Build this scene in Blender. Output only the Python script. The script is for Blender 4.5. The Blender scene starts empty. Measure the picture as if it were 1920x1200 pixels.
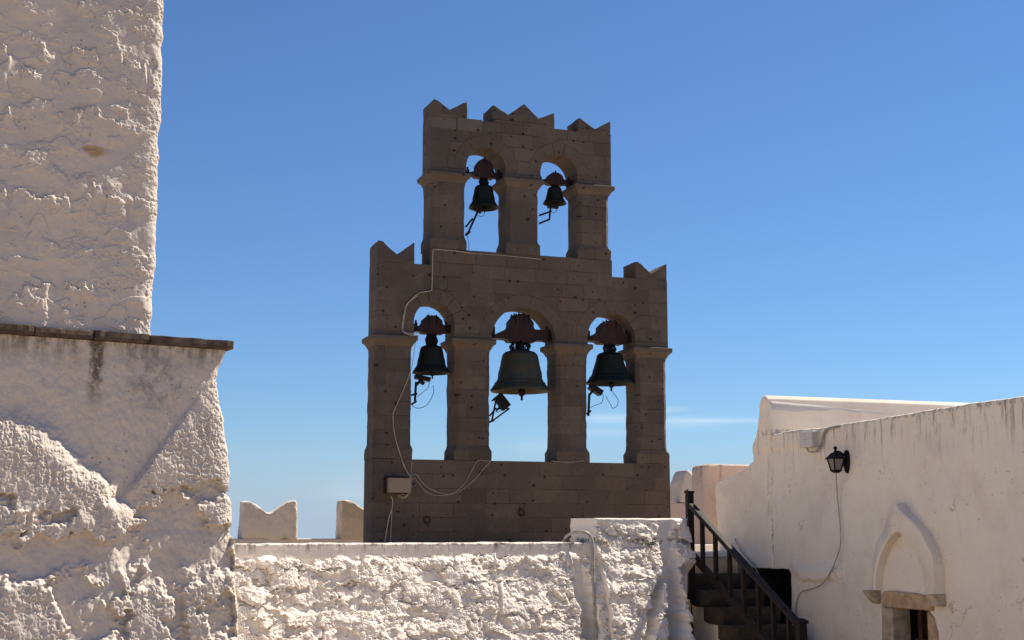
import bpy, bmesh, math, random
import numpy as np
from mathutils import Vector, Matrix
random.seed(7)
R = math.radians
scene = bpy.context.scene
COL = scene.collection

# ------------------------------------------------------------------ camera
F, PITCH, YAW, EYE = 2600.0, math.atan(400/2600), R(19.5), 2.75
cam_d = bpy.data.cameras.new('camera'); cam = bpy.data.objects.new('camera', cam_d); COL.objects.link(cam)
cam_d.sensor_width = 36.0; cam_d.lens = 36.0*F/1920; cam_d.clip_start = 0.1; cam_d.clip_end = 60000
cam.location = (0, 0, EYE); cam.rotation_euler = (R(90)+PITCH, 0, -YAW)
scene.camera = cam
FW = (math.sin(YAW), math.cos(YAW)); RT = (math.cos(YAW), -math.sin(YAW))

def ray(px, py):
    dx = (px-960)/F; dy = (600-py)/F
    fw = math.cos(PITCH)-dy*math.sin(PITCH)
    return (RT[0]*dx+FW[0]*fw, RT[1]*dx+FW[1]*fw, math.sin(PITCH)+dy*math.cos(PITCH))
def onY(px, py, Y):                      # survey: picture measurement -> (x, z) on a wall plane y = Y
    d = ray(px, py); t = Y/d[1]; return d[0]*t, EYE+d[2]*t
def onX(px, py, X):
    d = ray(px, py); t = X/d[0]; return d[1]*t, EYE+d[2]*t
TP = (1.61, 11.10); TD = (math.cos(R(12.1)), math.sin(R(12.1))); TN = (TD[1], -TD[0])
def onT(px, py, off=0.0):                # (s, z) on the tower's front plane
    d = ray(px, py); P = (TP[0]+TN[0]*off, TP[1]+TN[1]*off)
    t = (P[0]*TN[0]+P[1]*TN[1])/(d[0]*TN[0]+d[1]*TN[1])
    return (d[0]*t-P[0])*TD[0]+(d[1]*t-P[1])*TD[1], EYE+d[2]*t

# ------------------------------------------------------------------ noise in numpy
def perlin(x, y, seed=0):
    rng = np.random.RandomState(seed); perm = rng.permutation(512); perm = np.concatenate([perm, perm])
    ang = rng.rand(512)*2*np.pi; gx, gy = np.cos(ang), np.sin(ang)
    xi = np.floor(x).astype(int); yi = np.floor(y).astype(int); xf = x-xi; yf = y-yi
    u = xf*xf*xf*(xf*(xf*6-15)+10); v = yf*yf*yf*(yf*(yf*6-15)+10)
    def g(ix, iy, fx, fy):
        h = perm[(perm[ix & 511]+iy) & 511]; return gx[h]*fx+gy[h]*fy
    a = g(xi, yi, xf, yf); b = g(xi+1, yi, xf-1, yf); c = g(xi, yi+1, xf, yf-1); d = g(xi+1, yi+1, xf-1, yf-1)
    return ((a+(b-a)*u)+((c+(d-c)*u)-(a+(b-a)*u))*v)*1.5
def fbm(x, y, wl, octs, seed=0, gain=.5):
    r = 0; a = 1.0; f = 1/wl
    for k in range(octs):
        r = r+a*perlin(x*f+17.3*k, y*f+5.1*k, seed+k); a *= gain; f *= 2.03
    return r
def billow(x, y, wl, octs, seed=0, gain=.55):
    r = 0; a = 1.0; f = 1/wl
    for k in range(octs):
        r = r+a*(.5-np.abs(perlin(x*f+11.7*k, y*f+3.3*k, seed+k))*1.4); a *= gain; f *= 2.1
    return r
def cells(x, y, cw, ch, seed=0):
    rng = np.random.RandomState(seed); N = 64
    jx, jy, rv, tv, uv = rng.rand(5, N, N)
    v = y/ch; iy = np.floor(v).astype(int)
    u0 = x/cw
    f1 = np.full(x.shape, 9.); f2 = np.full(x.shape, 9.); val = np.zeros(x.shape); dy1 = np.zeros(x.shape); dx1 = np.zeros(x.shape); til = np.zeros(x.shape)
    for oy in (-1, 0, 1):
        ry = iy+oy; u = u0+.5*(ry % 2); ix = np.floor(u).astype(int)
        for ox in (-1, 0, 1):
            rx = ix+ox; a, b = rx % N, ry % N
            dx = u-(rx+.5+(jx[a, b]-.5)*.7); dy = v-(ry+.5+(jy[a, b]-.5)*.45)
            d = np.maximum(np.abs(dx), np.abs(dy)*1.0)*.6+np.sqrt(dx*dx+dy*dy)*.4
            m = d < f1
            f2 = np.where(m, f1, np.minimum(f2, d)); f1 = np.where(m, d, f1)
            val = np.where(m, rv[a, b], val); til = np.where(m, tv[a, b], til); dx1 = np.where(m, dx, dx1); dy1 = np.where(m, dy, dy1)
    return f1, f2, val, til, dx1, dy1
def sst(a, b, x):
    t = np.clip((x-a)/(b-a), 0, 1); return t*t*(3-2*t)

# ------------------------------------------------------------------ mesh helpers
class MB:
    def __init__(self): self.v = []; self.f = []
    def add(self, vs, fs):
        o = len(self.v); self.v += [tuple(p) for p in vs]; self.f += [tuple(i+o for i in q) for q in fs]; return self
    def box(self, x0, x1, y0, y1, z0, z1):
        return self.add([(x0,y0,z0),(x1,y0,z0),(x1,y1,z0),(x0,y1,z0),(x0,y0,z1),(x1,y0,z1),(x1,y1,z1),(x0,y1,z1)],
                        [(0,3,2,1),(4,5,6,7),(0,1,5,4),(1,2,6,5),(2,3,7,6),(3,0,4,7)])
    def obox(self, c, ax, ay, az):                      # centre and three half-extent vectors
        c = Vector(c); ax, ay, az = Vector(ax), Vector(ay), Vector(az)
        vs = [c+sx*ax+sy*ay+sz*az for sz in (-1,1) for sx, sy in ((-1,-1),(1,-1),(1,1),(-1,1))]
        return self.add(vs, [(0,3,2,1),(4,5,6,7),(0,1,5,4),(1,2,6,5),(2,3,7,6),(3,0,4,7)])
    def bar(self, p, q, w, h, up=(0,0,1)):
        p, q = Vector(p), Vector(q); d = (q-p); s = d.cross(Vector(up))
        if s.length < 1e-6: s = d.cross(Vector((0,1,0)))
        s.normalize(); u = s.cross(d).normalized()
        return self.obox((p+q)/2, d/2, s*w/2, u*h/2)
    def prism(self, poly, a0, a1, axis='y'):            # poly in the plane across the axis
        n = len(poly)
        mk = (lambda p, a: (p[0], a, p[1])) if axis == 'y' else ((lambda p, a: (a, p[0], p[1])) if axis == 'x' else (lambda p, a: (p[0], p[1], a)))
        vs = [mk(p, a0) for p in poly]+[mk(p, a1) for p in poly]
        return self.add(vs, [tuple(range(n)), tuple(range(2*n-1, n-1, -1))]+[(i, i+n, (i+1) % n+n, (i+1) % n) for i in range(n)])
    def loft(self, rings, cap=True):
        n = len(rings[0]); vs = [p for r in rings for p in r]; fs = []
        for k in range(len(rings)-1):
            for i in range(n):
                a = k*n+i; b = k*n+(i+1) % n; fs.append((a, b, b+n, a+n))
        if cap: fs += [tuple(range(n-1, -1, -1)), tuple(range((len(rings)-1)*n, len(rings)*n))]
        return self.add(vs, fs)
    def lathe(self, prof, c, n=32, cap=True):
        return self.loft([[(c[0]+r*math.cos(2*math.pi*i/n), c[1]+r*math.sin(2*math.pi*i/n), c[2]+z) for i in range(n)] for r, z in prof], cap)
    def tube(self, pts, r, n=8):
        pts = [Vector(p) for p in pts]; rings = []; prev = None
        for i, p in enumerate(pts):
            t = (pts[min(i+1, len(pts)-1)]-pts[max(i-1, 0)]).normalized()
            if prev is None:
                s = t.cross(Vector((0,0,1)));
                if s.length < .1: s = t.cross(Vector((0,1,0)))
            else: s = prev-t*prev.dot(t)
            s.normalize(); prev = s; u = t.cross(s)
            rings.append([p+(s*math.cos(2*math.pi*k/n)+u*math.sin(2*math.pi*k/n))*r for k in range(n)])
        return self.loft(rings)
    def torus(self, c, R0, r, axis='y', n=24, m=8):
        vs = []; fs = []
        for i in range(n):
            a = 2*math.pi*i/n
            for j in range(m):
                b = 2*math.pi*j/m; q = R0+r*math.cos(b); w = r*math.sin(b)
                vs.append((c[0]+q*math.cos(a), c[1]+w, c[2]+q*math.sin(a)) if axis == 'y' else (c[0]+w, c[1]+q*math.cos(a), c[2]+q*math.sin(a)))
        for i in range(n):
            for j in range(m):
                fs.append((i*m+j, i*m+(j+1) % m, ((i+1) % n)*m+(j+1) % m, ((i+1) % n)*m+j))
        return self.add(vs, fs)
    def build(self, name, mat, parent=None, bevel=0, smooth=False, seg=2):
        me = bpy.data.meshes.new(name)
        L = world_loc(parent) if parent else Vector((0,0,0))
        bm = bmesh.new()
        vs = [bm.verts.new(Vector(p)-L) for p in self.v]
        for q in self.f:
            try: bm.faces.new([vs[i] for i in q])
            except ValueError: pass
        bmesh.ops.recalc_face_normals(bm, faces=bm.faces)
        if bevel:
            es = [e for e in bm.edges if len(e.link_faces) == 2 and e.calc_face_angle(0) > .6]
            bmesh.ops.bevel(bm, geom=es, offset=bevel, segments=seg, affect='EDGES', profile=.6)
        if smooth:
            for f in bm.faces: f.smooth = True
        bm.to_mesh(me); bm.free(); me.materials.append(mat)
        if smooth: me.set_sharp_from_angle(angle=R(40))
        return link(name, me, parent)
def world_loc(o):
    l = Vector(o.location)
    while o.parent: o = o.parent; l += o.location
    return l
def link(name, me, parent=None):
    o = bpy.data.objects.new(name, me); COL.objects.link(o)
    if parent: o.parent = parent
    return o
def tag(o, label=None, cat=None, group=None, kind=None):
    if label: o['label'] = label
    if cat: o['category'] = cat
    if group: o['group'] = group
    if kind: o['kind'] = kind
    return o
def thing(name, label, cat, loc, group=None):
    o = bpy.data.objects.new(name, None); COL.objects.link(o); o.location = loc; o.empty_display_size = .2
    return tag(o, label, cat, group)
def catmull(pts, k=8):
    P = [Vector(p) for p in pts]; P = [2*P[0]-P[1]]+P+[2*P[-1]-P[-2]]; out = []
    for i in range(1, len(P)-2):
        for j in range(k):
            t = j/k; a, b, c, d = P[i-1:i+3]
            out.append(.5*((2*b)+(c-a)*t+(2*a-5*b+4*c-d)*t*t+(3*b-a-3*c+d)*t**3))
    return out+[P[-2]]
def sheet(name, P, back, mat, parent=None, drop=None):
    """A closed wall: P (nv, nu, 3) is its modelled front, 'back' moves the rim to the rear; drop marks faces left out (openings)."""
    nv, nu = P.shape[:2]; L = np.array(world_loc(parent)) if parent else np.zeros(3)
    idx = np.arange(nv*nu).reshape(nv, nu)
    q = np.stack([idx[:-1,:-1], idx[:-1,1:], idx[1:,1:], idx[1:,:-1]], -1)
    q = q[~drop] if drop is not None else q.reshape(-1, 4)
    rim = np.concatenate([idx[0,:], idx[1:,-1], idx[-1,-2::-1], idx[-2:0:-1,0]]); n = len(rim)
    V = np.concatenate([P.reshape(-1,3), P.reshape(-1,3)[rim]+np.array(back)])-L
    ri = np.arange(n)+nv*nu; side = np.stack([np.roll(rim,-1), rim, ri, np.roll(ri,-1)], -1)
    quads = np.concatenate([q, side]); m = len(quads)
    me = bpy.data.meshes.new(name); me.vertices.add(len(V)); me.vertices.foreach_set('co', V.ravel().astype(np.float32))
    me.loops.add(m*4+n); me.loops.foreach_set('vertex_index', np.concatenate([quads.ravel(), ri]).astype(np.int32))
    me.polygons.add(m+1); me.polygons.foreach_set('loop_start', np.append(np.arange(m)*4, m*4).astype(np.int32))
    me.update(calc_edges=True); me.validate()
    bm = bmesh.new(); bm.from_mesh(me); bmesh.ops.recalc_face_normals(bm, faces=bm.faces)
    for f in bm.faces: f.smooth = True
    bm.to_mesh(me); bm.free(); me.set_sharp_from_angle(angle=R(55)); me.materials.append(mat)
    return link(name, me, parent)

def weather(o, amp, step, seed=1, parent=None, ang=50):
    """split a block finely and wear its faces and corners unevenly"""
    me = o.data; bm = bmesh.new(); bm.from_mesh(me); bmesh.ops.triangulate(bm, faces=bm.faces)
    for _ in range(6):
        es = [e for e in bm.edges if e.calc_length() > step*1.6]
        if not es: break
        bmesh.ops.subdivide_edges(bm, edges=es, cuts=1); bmesh.ops.triangulate(bm, faces=bm.faces)
    L = world_loc(parent) if parent else Vector((0,0,0))
    bm.normal_update(); co = np.array([v.co+L for v in bm.verts])
    n = fbm(co[:,0]+co[:,1]*.7, co[:,2]+co[:,1]*.5, .35, 3, seed)*amp+billow(co[:,0]+co[:,1], co[:,2]+co[:,1]*.3, .09, 3, seed+9)*amp*.5
    for v, d in zip(bm.verts, n): v.co += v.normal*float(d)
    for f in bm.faces: f.smooth = True
    bm.to_mesh(me); bm.free(); me.set_sharp_from_angle(angle=R(ang)); return o
def rough_block(name, poly, y0, y1, mat, parent, amp=.012, seed=1, step=.05, bev=.035):
    return weather(MB().prism(poly, y0, y1).build(name, mat, parent, bevel=bev, seg=3), amp, step, seed, parent)

# ------------------------------------------------------------------ materials
class NT:
    def __init__(self, name, rough=.9, metal=0):
        self.m = bpy.data.materials.new(name); self.m.use_nodes = True; self.t = self.m.node_tree; self.n = self.t.nodes
        self.b = self.n['Principled BSDF']; self.b.inputs['Roughness'].default_value = rough; self.b.inputs['Metallic'].default_value = metal
        self.b.inputs['Specular IOR Level'].default_value = .25
        self.pos = self.new('ShaderNodeNewGeometry').outputs['Position']
    def new(self, k, **kw):
        n = self.n.new(k)
        for a, v in kw.items(): setattr(n, a, v)
        return n
    def put(self, sock, v):
        if isinstance(v, bpy.types.NodeSocket): self.t.links.new(v, sock)
        else: sock.default_value = v
    def math(self, op, a, b=0., c=0., clamp=False):
        n = self.new('ShaderNodeMath', operation=op, use_clamp=clamp)
        for i, v in enumerate((a, b, c)): self.put(n.inputs[i], v)
        return n.outputs[0]
    def scl(self, v, sx, sy, sz, off=(0,0,0)):
        n = self.new('ShaderNodeMapping'); self.put(n.inputs[0], v); n.inputs['Scale'].default_value = (sx,sy,sz); n.inputs['Location'].default_value = off
        return n.outputs[0]
    def noise(self, v, s, d=4, r=.55, dist=0):
        n = self.new('ShaderNodeTexNoise'); self.put(n.inputs['Vector'], v); n.inputs['Scale'].default_value = s; n.inputs['Detail'].default_value = d
        n.inputs['Roughness'].default_value = r; n.inputs['Distortion'].default_value = dist; return n.outputs['Fac']
    def voro(self, v, s, feat='F1'):
        n = self.new('ShaderNodeTexVoronoi', feature=feat); self.put(n.inputs['Vector'], v); n.inputs['Scale'].default_value = s; return n
    def ramp(self, v, a, b, lo=0., hi=1.):
        n = self.new('ShaderNodeMapRange', interpolation_type='SMOOTHSTEP'); self.put(n.inputs[0], v)
        for i, x in enumerate((a, b, lo, hi)): n.inputs[i+1].default_value = x
        return n.outputs[0]
    def mix(self, f, a, b, mode='MIX'):
        n = self.new('ShaderNodeMix', data_type='RGBA', blend_type=mode); self.put(n.inputs[0], f)
        for s, v in ((n.inputs[6], a), (n.inputs[7], b)):
            if isinstance(v, bpy.types.NodeSocket): self.t.links.new(v, s)
            else: s.default_value = (*v, 1)
        return n.outputs[2]
    def xyz(self):
        n = self.new('ShaderNodeSeparateXYZ'); self.put(n.inputs[0], self.pos); return n.outputs
    def done(self, col, h=None, dist=.01, strength=1., rough=None):
        if isinstance(col, bpy.types.NodeSocket): self.put(self.b.inputs['Base Color'], col)
        else: self.b.inputs['Base Color'].default_value = (*col, 1)
        if rough is not None: self.put(self.b.inputs['Roughness'], rough)
        if h is not None:
            n = self.new('ShaderNodeBump'); n.inputs['Strength'].default_value = strength; n.inputs['Distance'].default_value = dist
            self.put(n.inputs['Height'], h); self.put(self.b.inputs['Normal'], n.outputs[0])
        return self.m

def whitewash(name, c1, c2, c3, bump=.006, specks=.5, extra=None):
    m = NT(name, .95); p = m.pos
    col = m.mix(m.ramp(m.noise(p, .9, 5), .35, .65), c1, c2)
    col = m.mix(m.math('MULTIPLY', m.ramp(m.noise(p, 3.1, 6, .65, .4), .52, .72), .7), col, c3)
    st = m.noise(m.scl(p, 5, 5, 1.2), 1.3, 6, .6)
    col = m.mix(m.math('MULTIPLY', m.ramp(st, .55, .8), .35), col, (c3[0]*.8, c3[1]*.78, c3[2]*.74))
    v = m.voro(m.scl(p, 1, 1, 1), 17); dots = m.math('MULTIPLY', m.ramp(v.outputs['Distance'], .20, .10), m.ramp(m.noise(p, 2.3, 2), .5, .62))
    col = m.mix(m.math('MULTIPLY', dots, specks), col, (.12, .10, .085))
    if extra: col = extra(m, col)
    h = m.math('ADD', m.noise(p, 28, 6, .65), m.math('MULTIPLY', m.noise(p, 120, 3, .6), .3))
    return m.done(col, h, bump, 1.0)

def tower_stain(m, col):
    x, y, z = m.xyz()
    s = m.math('ADD', m.math('MULTIPLY', x, TD[0]), m.math('ADD', m.math('MULTIPLY', y, TD[1]), -(TP[0]*TD[0]+TP[1]*TD[1])))
    zt = onT(220, 632)[1]; s0 = onT(178, 700)[0]; s1 = onT(290, 720)[0]
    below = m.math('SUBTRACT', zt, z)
    wob = m.math('MULTIPLY', m.math('SUBTRACT', m.noise(m.pos, 9, 4), .5), .10)
    d = m.math('ABSOLUTE', m.math('SUBTRACT', m.math('ADD', s, wob), s0))
    streak = m.math('MULTIPLY', m.ramp(d, .075, .025), m.math('MULTIPLY', m.ramp(below, .62, .25), m.ramp(below, -.02, .04)))
    rag = m.ramp(m.noise(m.pos, 30, 4, .7), .30, .55)
    col = m.mix(m.math('MULTIPLY', streak, m.math('MULTIPLY', rag, .95)), col, (.10, .076, .048))
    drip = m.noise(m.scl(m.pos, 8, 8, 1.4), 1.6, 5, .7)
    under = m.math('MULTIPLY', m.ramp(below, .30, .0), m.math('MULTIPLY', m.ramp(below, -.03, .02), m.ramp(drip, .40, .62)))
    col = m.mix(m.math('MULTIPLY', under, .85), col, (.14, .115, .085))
    gx = m.math('SUBTRACT', s, s1); gz = m.math('SUBTRACT', below, .30)
    g = m.math('SQRT', m.math('ADD', m.math('MULTIPLY', gx, gx), m.math('MULTIPLY', gz, gz)))
    grey = m.math('MULTIPLY', m.ramp(g, .34, .08), m.ramp(m.noise(m.pos, 11, 6, .75), .42, .62))
    col = m.mix(m.math('MULTIPLY', grey, .75), col, (.20, .20, .195))
    so, zo = onT(182, 280); gx = m.math('SUBTRACT', s, so); gz = m.math('SUBTRACT', z, zo)
    g = m.math('SQRT', m.math('ADD', m.math('MULTIPLY', m.math('MULTIPLY', gx, gx), .45), m.math('MULTIPLY', m.math('MULTIPLY', gz, gz), 2.2)))
    ochre = m.ramp(m.math('ADD', g, m.math('MULTIPLY', m.math('SUBTRACT', m.noise(m.pos, 14, 4), .5), .12)), .085, .045)
    return m.mix(m.math('MULTIPLY', ochre, .85), col, (.42, .26, .12))
def band_stain(zt, depth, amt, colr=(.13, .115, .095)):
    def f(m, col):
        x, y, z = m.xyz(); below = m.math('SUBTRACT', zt, z)
        drip = m.noise(m.scl(m.pos, 9, 9, .9), 1.5, 6, .7)
        on = m.ramp(below, -.06, -.03); k = m.math('MULTIPLY', m.ramp(below, depth, 0), m.math('MULTIPLY', on, m.ramp(drip, .50, .66)))
        edge = m.math('MULTIPLY', on, m.math('MULTIPLY', m.ramp(below, .05, .0), m.ramp(m.noise(m.pos, 13, 4, .7), .48, .6)))
        return m.mix(m.math('MULTIPLY', m.math('MAXIMUM', k, edge), amt), col, colr)
    return f

def wall_wear(m, col):
    col = band_stain(4.0, .6, .7)(m, col); x, y, z = m.xyz()
    for px, zt_, zb_, w, a, c in ((1447, 3.6, 2.3, .020, .75, (.30,.18,.10)), (1441, 3.75, 2.9, .05, .35, (.45,.33,.22)), (1556, 3.9, 3.45, .02, .55, (.16,.12,.10)), (1760, 3.98, 3.5, .03, .35, (.3,.24,.19))):
        y0 = onX(px, 900, 8.9)[0]; d = m.math('ABSOLUTE', m.math('SUBTRACT', m.math('ADD', y, m.math('MULTIPLY', m.math('SUBTRACT', m.noise(m.pos, 5, 5, .7), .5), .16)), y0))
        k = m.math('MULTIPLY', m.ramp(d, w, w*.15), m.math('MULTIPLY', m.ramp(z, zt_, zt_-.15), m.ramp(z, zb_-.02, zb_+.1)))
        k = m.math('MULTIPLY', k, m.ramp(m.noise(m.pos, 8, 4, .7), .38, .55)); col = m.mix(m.math('MULTIPLY', k, a), col, c)
    pk = m.math('MULTIPLY', m.ramp(m.noise(m.pos, 1.3, 6, .6), .50, .66), .40); col = m.mix(pk, col, (.66,.52,.45))
    ye = m.math('MULTIPLY', m.ramp(m.noise(m.scl(m.pos, 1, 1, .6, (3,1,2)), 1.1, 5, .55), .50, .68), .35); col = m.mix(ye, col, (.74,.60,.43))
    v = m.new('ShaderNodeTexVoronoi', feature='DISTANCE_TO_EDGE'); w = m.new('ShaderNodeVectorMath', operation='ADD'); nz = m.new('ShaderNodeTexNoise'); nz.inputs['Scale'].default_value = 2.5; nz.inputs['Detail'].default_value = 5
    m.put(nz.inputs['Vector'], m.pos); m.put(w.inputs[0], m.pos); m.put(w.inputs[1], nz.outputs['Color']); m.put(v.inputs['Vector'], w.outputs[0]); v.inputs['Scale'].default_value = 1.1
    ck = m.math('MULTIPLY', m.ramp(v.outputs['Distance'], .012, .003), m.ramp(m.noise(m.pos, 1.9, 3), .56, .66))
    return m.mix(m.math('MULTIPLY', ck, .55), col, (.30,.23,.18))
M = {}
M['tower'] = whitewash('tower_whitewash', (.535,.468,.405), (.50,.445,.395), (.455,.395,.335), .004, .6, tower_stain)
M['midwall'] = whitewash('rubble_whitewash', (.80,.73,.65), (.765,.70,.625), (.74,.66,.565), .004, .3, band_stain(2.648, .14, .9))
M['plaster'] = whitewash('smooth_plaster', (.86,.755,.60), (.83,.735,.61), (.76,.645,.53), .0026, .5, wall_wear)
M['plaster_b'] = whitewash('worn_plaster', (.60,.46,.38), (.56,.45,.38), (.42,.34,.28), .004, .6, band_stain(3.72, .45, .8))
M['tanstone'] = whitewash('tan_merlon_stone', (.56,.475,.38), (.50,.42,.32), (.40,.31,.20), .007, .6)
M['parapet'] = whitewash('parapet_whitewash', (.60,.555,.52), (.56,.525,.495), (.50,.45,.41), .003, .3)
M['merlon'] = whitewash('merlon_whitewash', (.66,.58,.50), (.60,.53,.46), (.48,.39,.29), .006, .6)
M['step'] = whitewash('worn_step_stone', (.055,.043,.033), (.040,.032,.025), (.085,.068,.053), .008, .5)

def stone(name, bricks=True, zoff=3.88, tint=(1,1,1)):
    m = NT(name, .92); p = m.pos; x, y, z = m.xyz()
    T = lambda c: tuple(a*b for a, b in zip(c, tint))
    base = m.mix(m.ramp(m.noise(p, 1.1, 5), .3, .7), T((.112,.086,.066)), T((.088,.070,.056)))
    base = m.mix(m.math('MULTIPLY', m.ramp(m.noise(p, 5, 6, .7), .5, .75), .5), base, T((.150,.113,.092)))
    h = m.math('MULTIPLY', m.noise(p, 55, 5, .65), .35)
    if bricks:
        u = m.math('ADD', x, y); rowf = m.math('FLOOR', m.math('DIVIDE', m.math('SUBTRACT', z, zoff), .222))
        wn = m.new('ShaderNodeTexWhiteNoise', noise_dimensions='1D'); m.put(wn.inputs['W'], rowf)
        uu = m.math('ADD', u, m.math('MULTIPLY', wn.outputs['Value'], .9))
        zz = m.math('ADD', m.math('SUBTRACT', z, zoff), m.math('MULTIPLY', m.math('SUBTRACT', m.noise(p, 1.7, 2), .5), .012))
        cb = m.new('ShaderNodeCombineXYZ'); m.put(cb.inputs[0], uu); m.put(cb.inputs[1], zz)
        br = m.new('ShaderNodeTexBrick', offset=.43, squash=.72, squash_frequency=3); m.put(br.inputs['Vector'], cb.outputs[0])
        br.inputs['Scale'].default_value = 1; br.inputs['Mortar Size'].default_value = .0055; br.inputs['Mortar Smooth'].default_value = .35
        br.inputs['Brick Width'].default_value = .54; br.inputs['Row Height'].default_value = .222; br.inputs['Bias'].default_value = 0
        br.inputs['Color1'].default_value = (.84,.84,.87,1); br.inputs['Color2'].default_value = (1.15,1.13,1.10,1); br.inputs['Mortar'].default_value = (1,1,1,1)
        base = m.mix(1.0, base, br.outputs['Color'], 'MULTIPLY')
        jm = m.math('MULTIPLY', br.outputs['Fac'], m.ramp(m.noise(p, 2.1, 3), .42, .60))
        jl = m.ramp(m.noise(p, .7, 2), .5, .62)
        base = m.mix(m.math('MULTIPLY', jm, .78), base, m.mix(jl, (.040,.030,.025), (.070,.054,.045)))
        h = m.math('SUBTRACT', h, m.math('MULTIPLY', jm, .8))
    cu = m.new('ShaderNodeCombineXYZ'); m.put(cu.inputs[0], m.math('ADD', x, y)); m.put(cu.inputs[1], m.math('MULTIPLY', z, 1.35)); pc = cu.outputs[0]
    def v2(sc): n = m.voro(pc, sc); n.voronoi_dimensions = '2D'; return n
    pv = v2(3.6); keep = m.ramp(m.noise(p, 3.3, 2), .44, .50)
    sz = m.math('MULTIPLY', pv.outputs['Color'], .13)
    wob = m.math('MULTIPLY', m.math('SUBTRACT', m.noise(p, 26, 3), .5), .14)
    pit = m.math('MULTIPLY', m.math('LESS_THAN', m.math('ADD', pv.outputs['Distance'], wob), sz), keep)
    pv2 = v2(10); pit2 = m.math('MULTIPLY', m.math('LESS_THAN', m.math('ADD', pv2.outputs['Distance'], wob), .075), m.ramp(m.noise(p, 4.3, 2), .48, .54))
    pits = m.math('MAXIMUM', pit, pit2)
    base = m.mix(m.math('MULTIPLY', pits, .85), base, (.018,.014,.012))  # pits darkened in the colour too, for the shade inside them
    h = m.math('SUBTRACT', h, m.math('MULTIPLY', pits, 1.2))
    rust = m.noise(m.scl(p, 7, 7, .5), 1.0, 4, .6)
    base = m.mix(m.math('MULTIPLY', m.ramp(rust, .60, .78), .45), base, T((.145,.075,.04)))
    for rx, rz, ln, w in RUST:
        d = m.math('ABSOLUTE', m.math('SUBTRACT', m.math('ADD', x, m.math('MULTIPLY', m.math('SUBTRACT', m.noise(p, 6, 3), .5), .05)), rx)); bl = m.math('SUBTRACT', rz, z)
        k = m.math('MULTIPLY', m.ramp(d, w, w*.2), m.math('MULTIPLY', m.ramp(bl, ln, ln*.1), m.ramp(bl, -.02, .02)))
        base = m.mix(m.math('MULTIPLY', k, .6), base, T((.13,.062,.033)))
    return m.done(base, h, .012, .8)
YF, YK = 20.70, 21.20                   # belfry front and back
rx1, rz1 = onY(801, 980, YF); rx2, rz2 = onY(978, 966, YF); rx3, rz3 = onY(727, 928, YF)
RUST = [(rx1, rz1, .35, .03), (rx2, rz2, .35, .03), (rx3, rz3, .3, .035), (6.47, 5.75, 1.2, .06), (8.20, 5.75, .8, .05), (onY(872,500,YF)[0], 7.2, .6, .05)]
M['ashlar'] = stone('ashlar'); M['trim'] = stone('trim_stone', False, tint=(1.06,1.05,1.04)); M['voussoir'] = stone('voussoir_stone', False, tint=(1.0,.98,.96))
RUST = []
M['newstone'] = stone('replaced_stone', False, tint=(1.25,1.35,1.45))
m = NT('mortar_joint', .95); M['mortar'] = m.done((.075,.058,.046))
def bronze(name, a, b, c):
    m = NT(name, .62, .55); p = m.pos
    col = m.mix(m.ramp(m.noise(p, 4, 5, .6), .35, .65), a, b)
    col = m.mix(m.math('MULTIPLY', m.ramp(m.noise(m.scl(p, 9, 9, 2), 1.6, 5, .7), .5, .72), .7), col, c)
    return m.done(col, m.noise(p, 40, 4), .004, .6)
M['bronze'] = bronze('verdigris_bronze', (.040,.052,.042), (.078,.060,.034), (.050,.092,.076))
M['bronze_b'] = bronze('dark_bronze', (.012,.017,.016), (.020,.018,.012), (.018,.036,.032))
def wood(name, a, b, s=1):
    m = NT(name, .6); p = m.pos; w = m.noise(m.scl(p, 14, 14, 3), s, 5, .6)
    return m.done(m.mix(m.ramp(w, .35, .65), a, b), w, .003, .6)
M['redwood'] = wood('red_painted_wood', (.032,.011,.008), (.018,.007,.006))
M['darkwood'] = wood('dark_stained_wood', (.013,.007,.005), (.008,.005,.004))
M['doorwood'] = wood('old_red_door_wood', (.10,.038,.022), (.04,.02,.014))
def plain(name, c, rough=.6, metal=0, var=.25):
    m = NT(name, rough, metal); k = m.ramp(m.noise(m.pos, 12, 5), .3, .7)
    return m.done(m.mix(k, tuple(x*(1-var) for x in c), tuple(x*(1+var*.5) for x in c)), m.noise(m.pos, 60, 3), .002, .4)
M['iron'] = plain('black_iron', (.010,.009,.009), .55, .4)
M['rust'] = plain('rusty_iron', (.045,.026,.018), .8, .3)
M['cable'] = plain('pale_cable', (.42,.36,.30), .5)
M['bcable'] = plain('black_cable', (.02,.02,.022), .5)
M['pvc'] = plain('grey_conduit', (.34,.32,.30), .5)
M['boxgrey'] = plain('beige_box_paint', (.26,.205,.145), .45, 0, .08)
M['boxwhite'] = plain('pale_box_plastic', (.60,.55,.49), .45, 0, .08)
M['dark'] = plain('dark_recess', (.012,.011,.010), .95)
M['passdark'] = plain('dark_passage_wall', (.07,.055,.045), .95, 0, .4)  # the passage's unlit interior is put into this dark wall colour
M['slab'] = plain('brown_coping_stone', (.085,.060,.044), .9, 0, .4)
M['sand'] = plain('brown_door_stone', (.52,.34,.20), .9, 0, .3)
M['sandgrey'] = plain('grey_door_stone', (.50,.39,.27), .9, 0, .3)
m = NT('lamp_glass', .35); m.b.inputs['Transmission Weight'].default_value = .35; M['glass'] = m.done((.30,.27,.24), m.noise(m.pos, 50, 3), .002, .3)
m = NT('paving', .9); br = m.voro(m.pos, 1.8, 'DISTANCE_TO_EDGE')
M['ground'] = m.done(m.mix(m.ramp(br.outputs['Distance'], .02, .05), (.34,.27,.20), m.mix(m.noise(m.pos, 1.2, 5), (.38,.295,.21), (.47,.37,.265))), m.noise(m.pos, 20, 4), .01)

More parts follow.
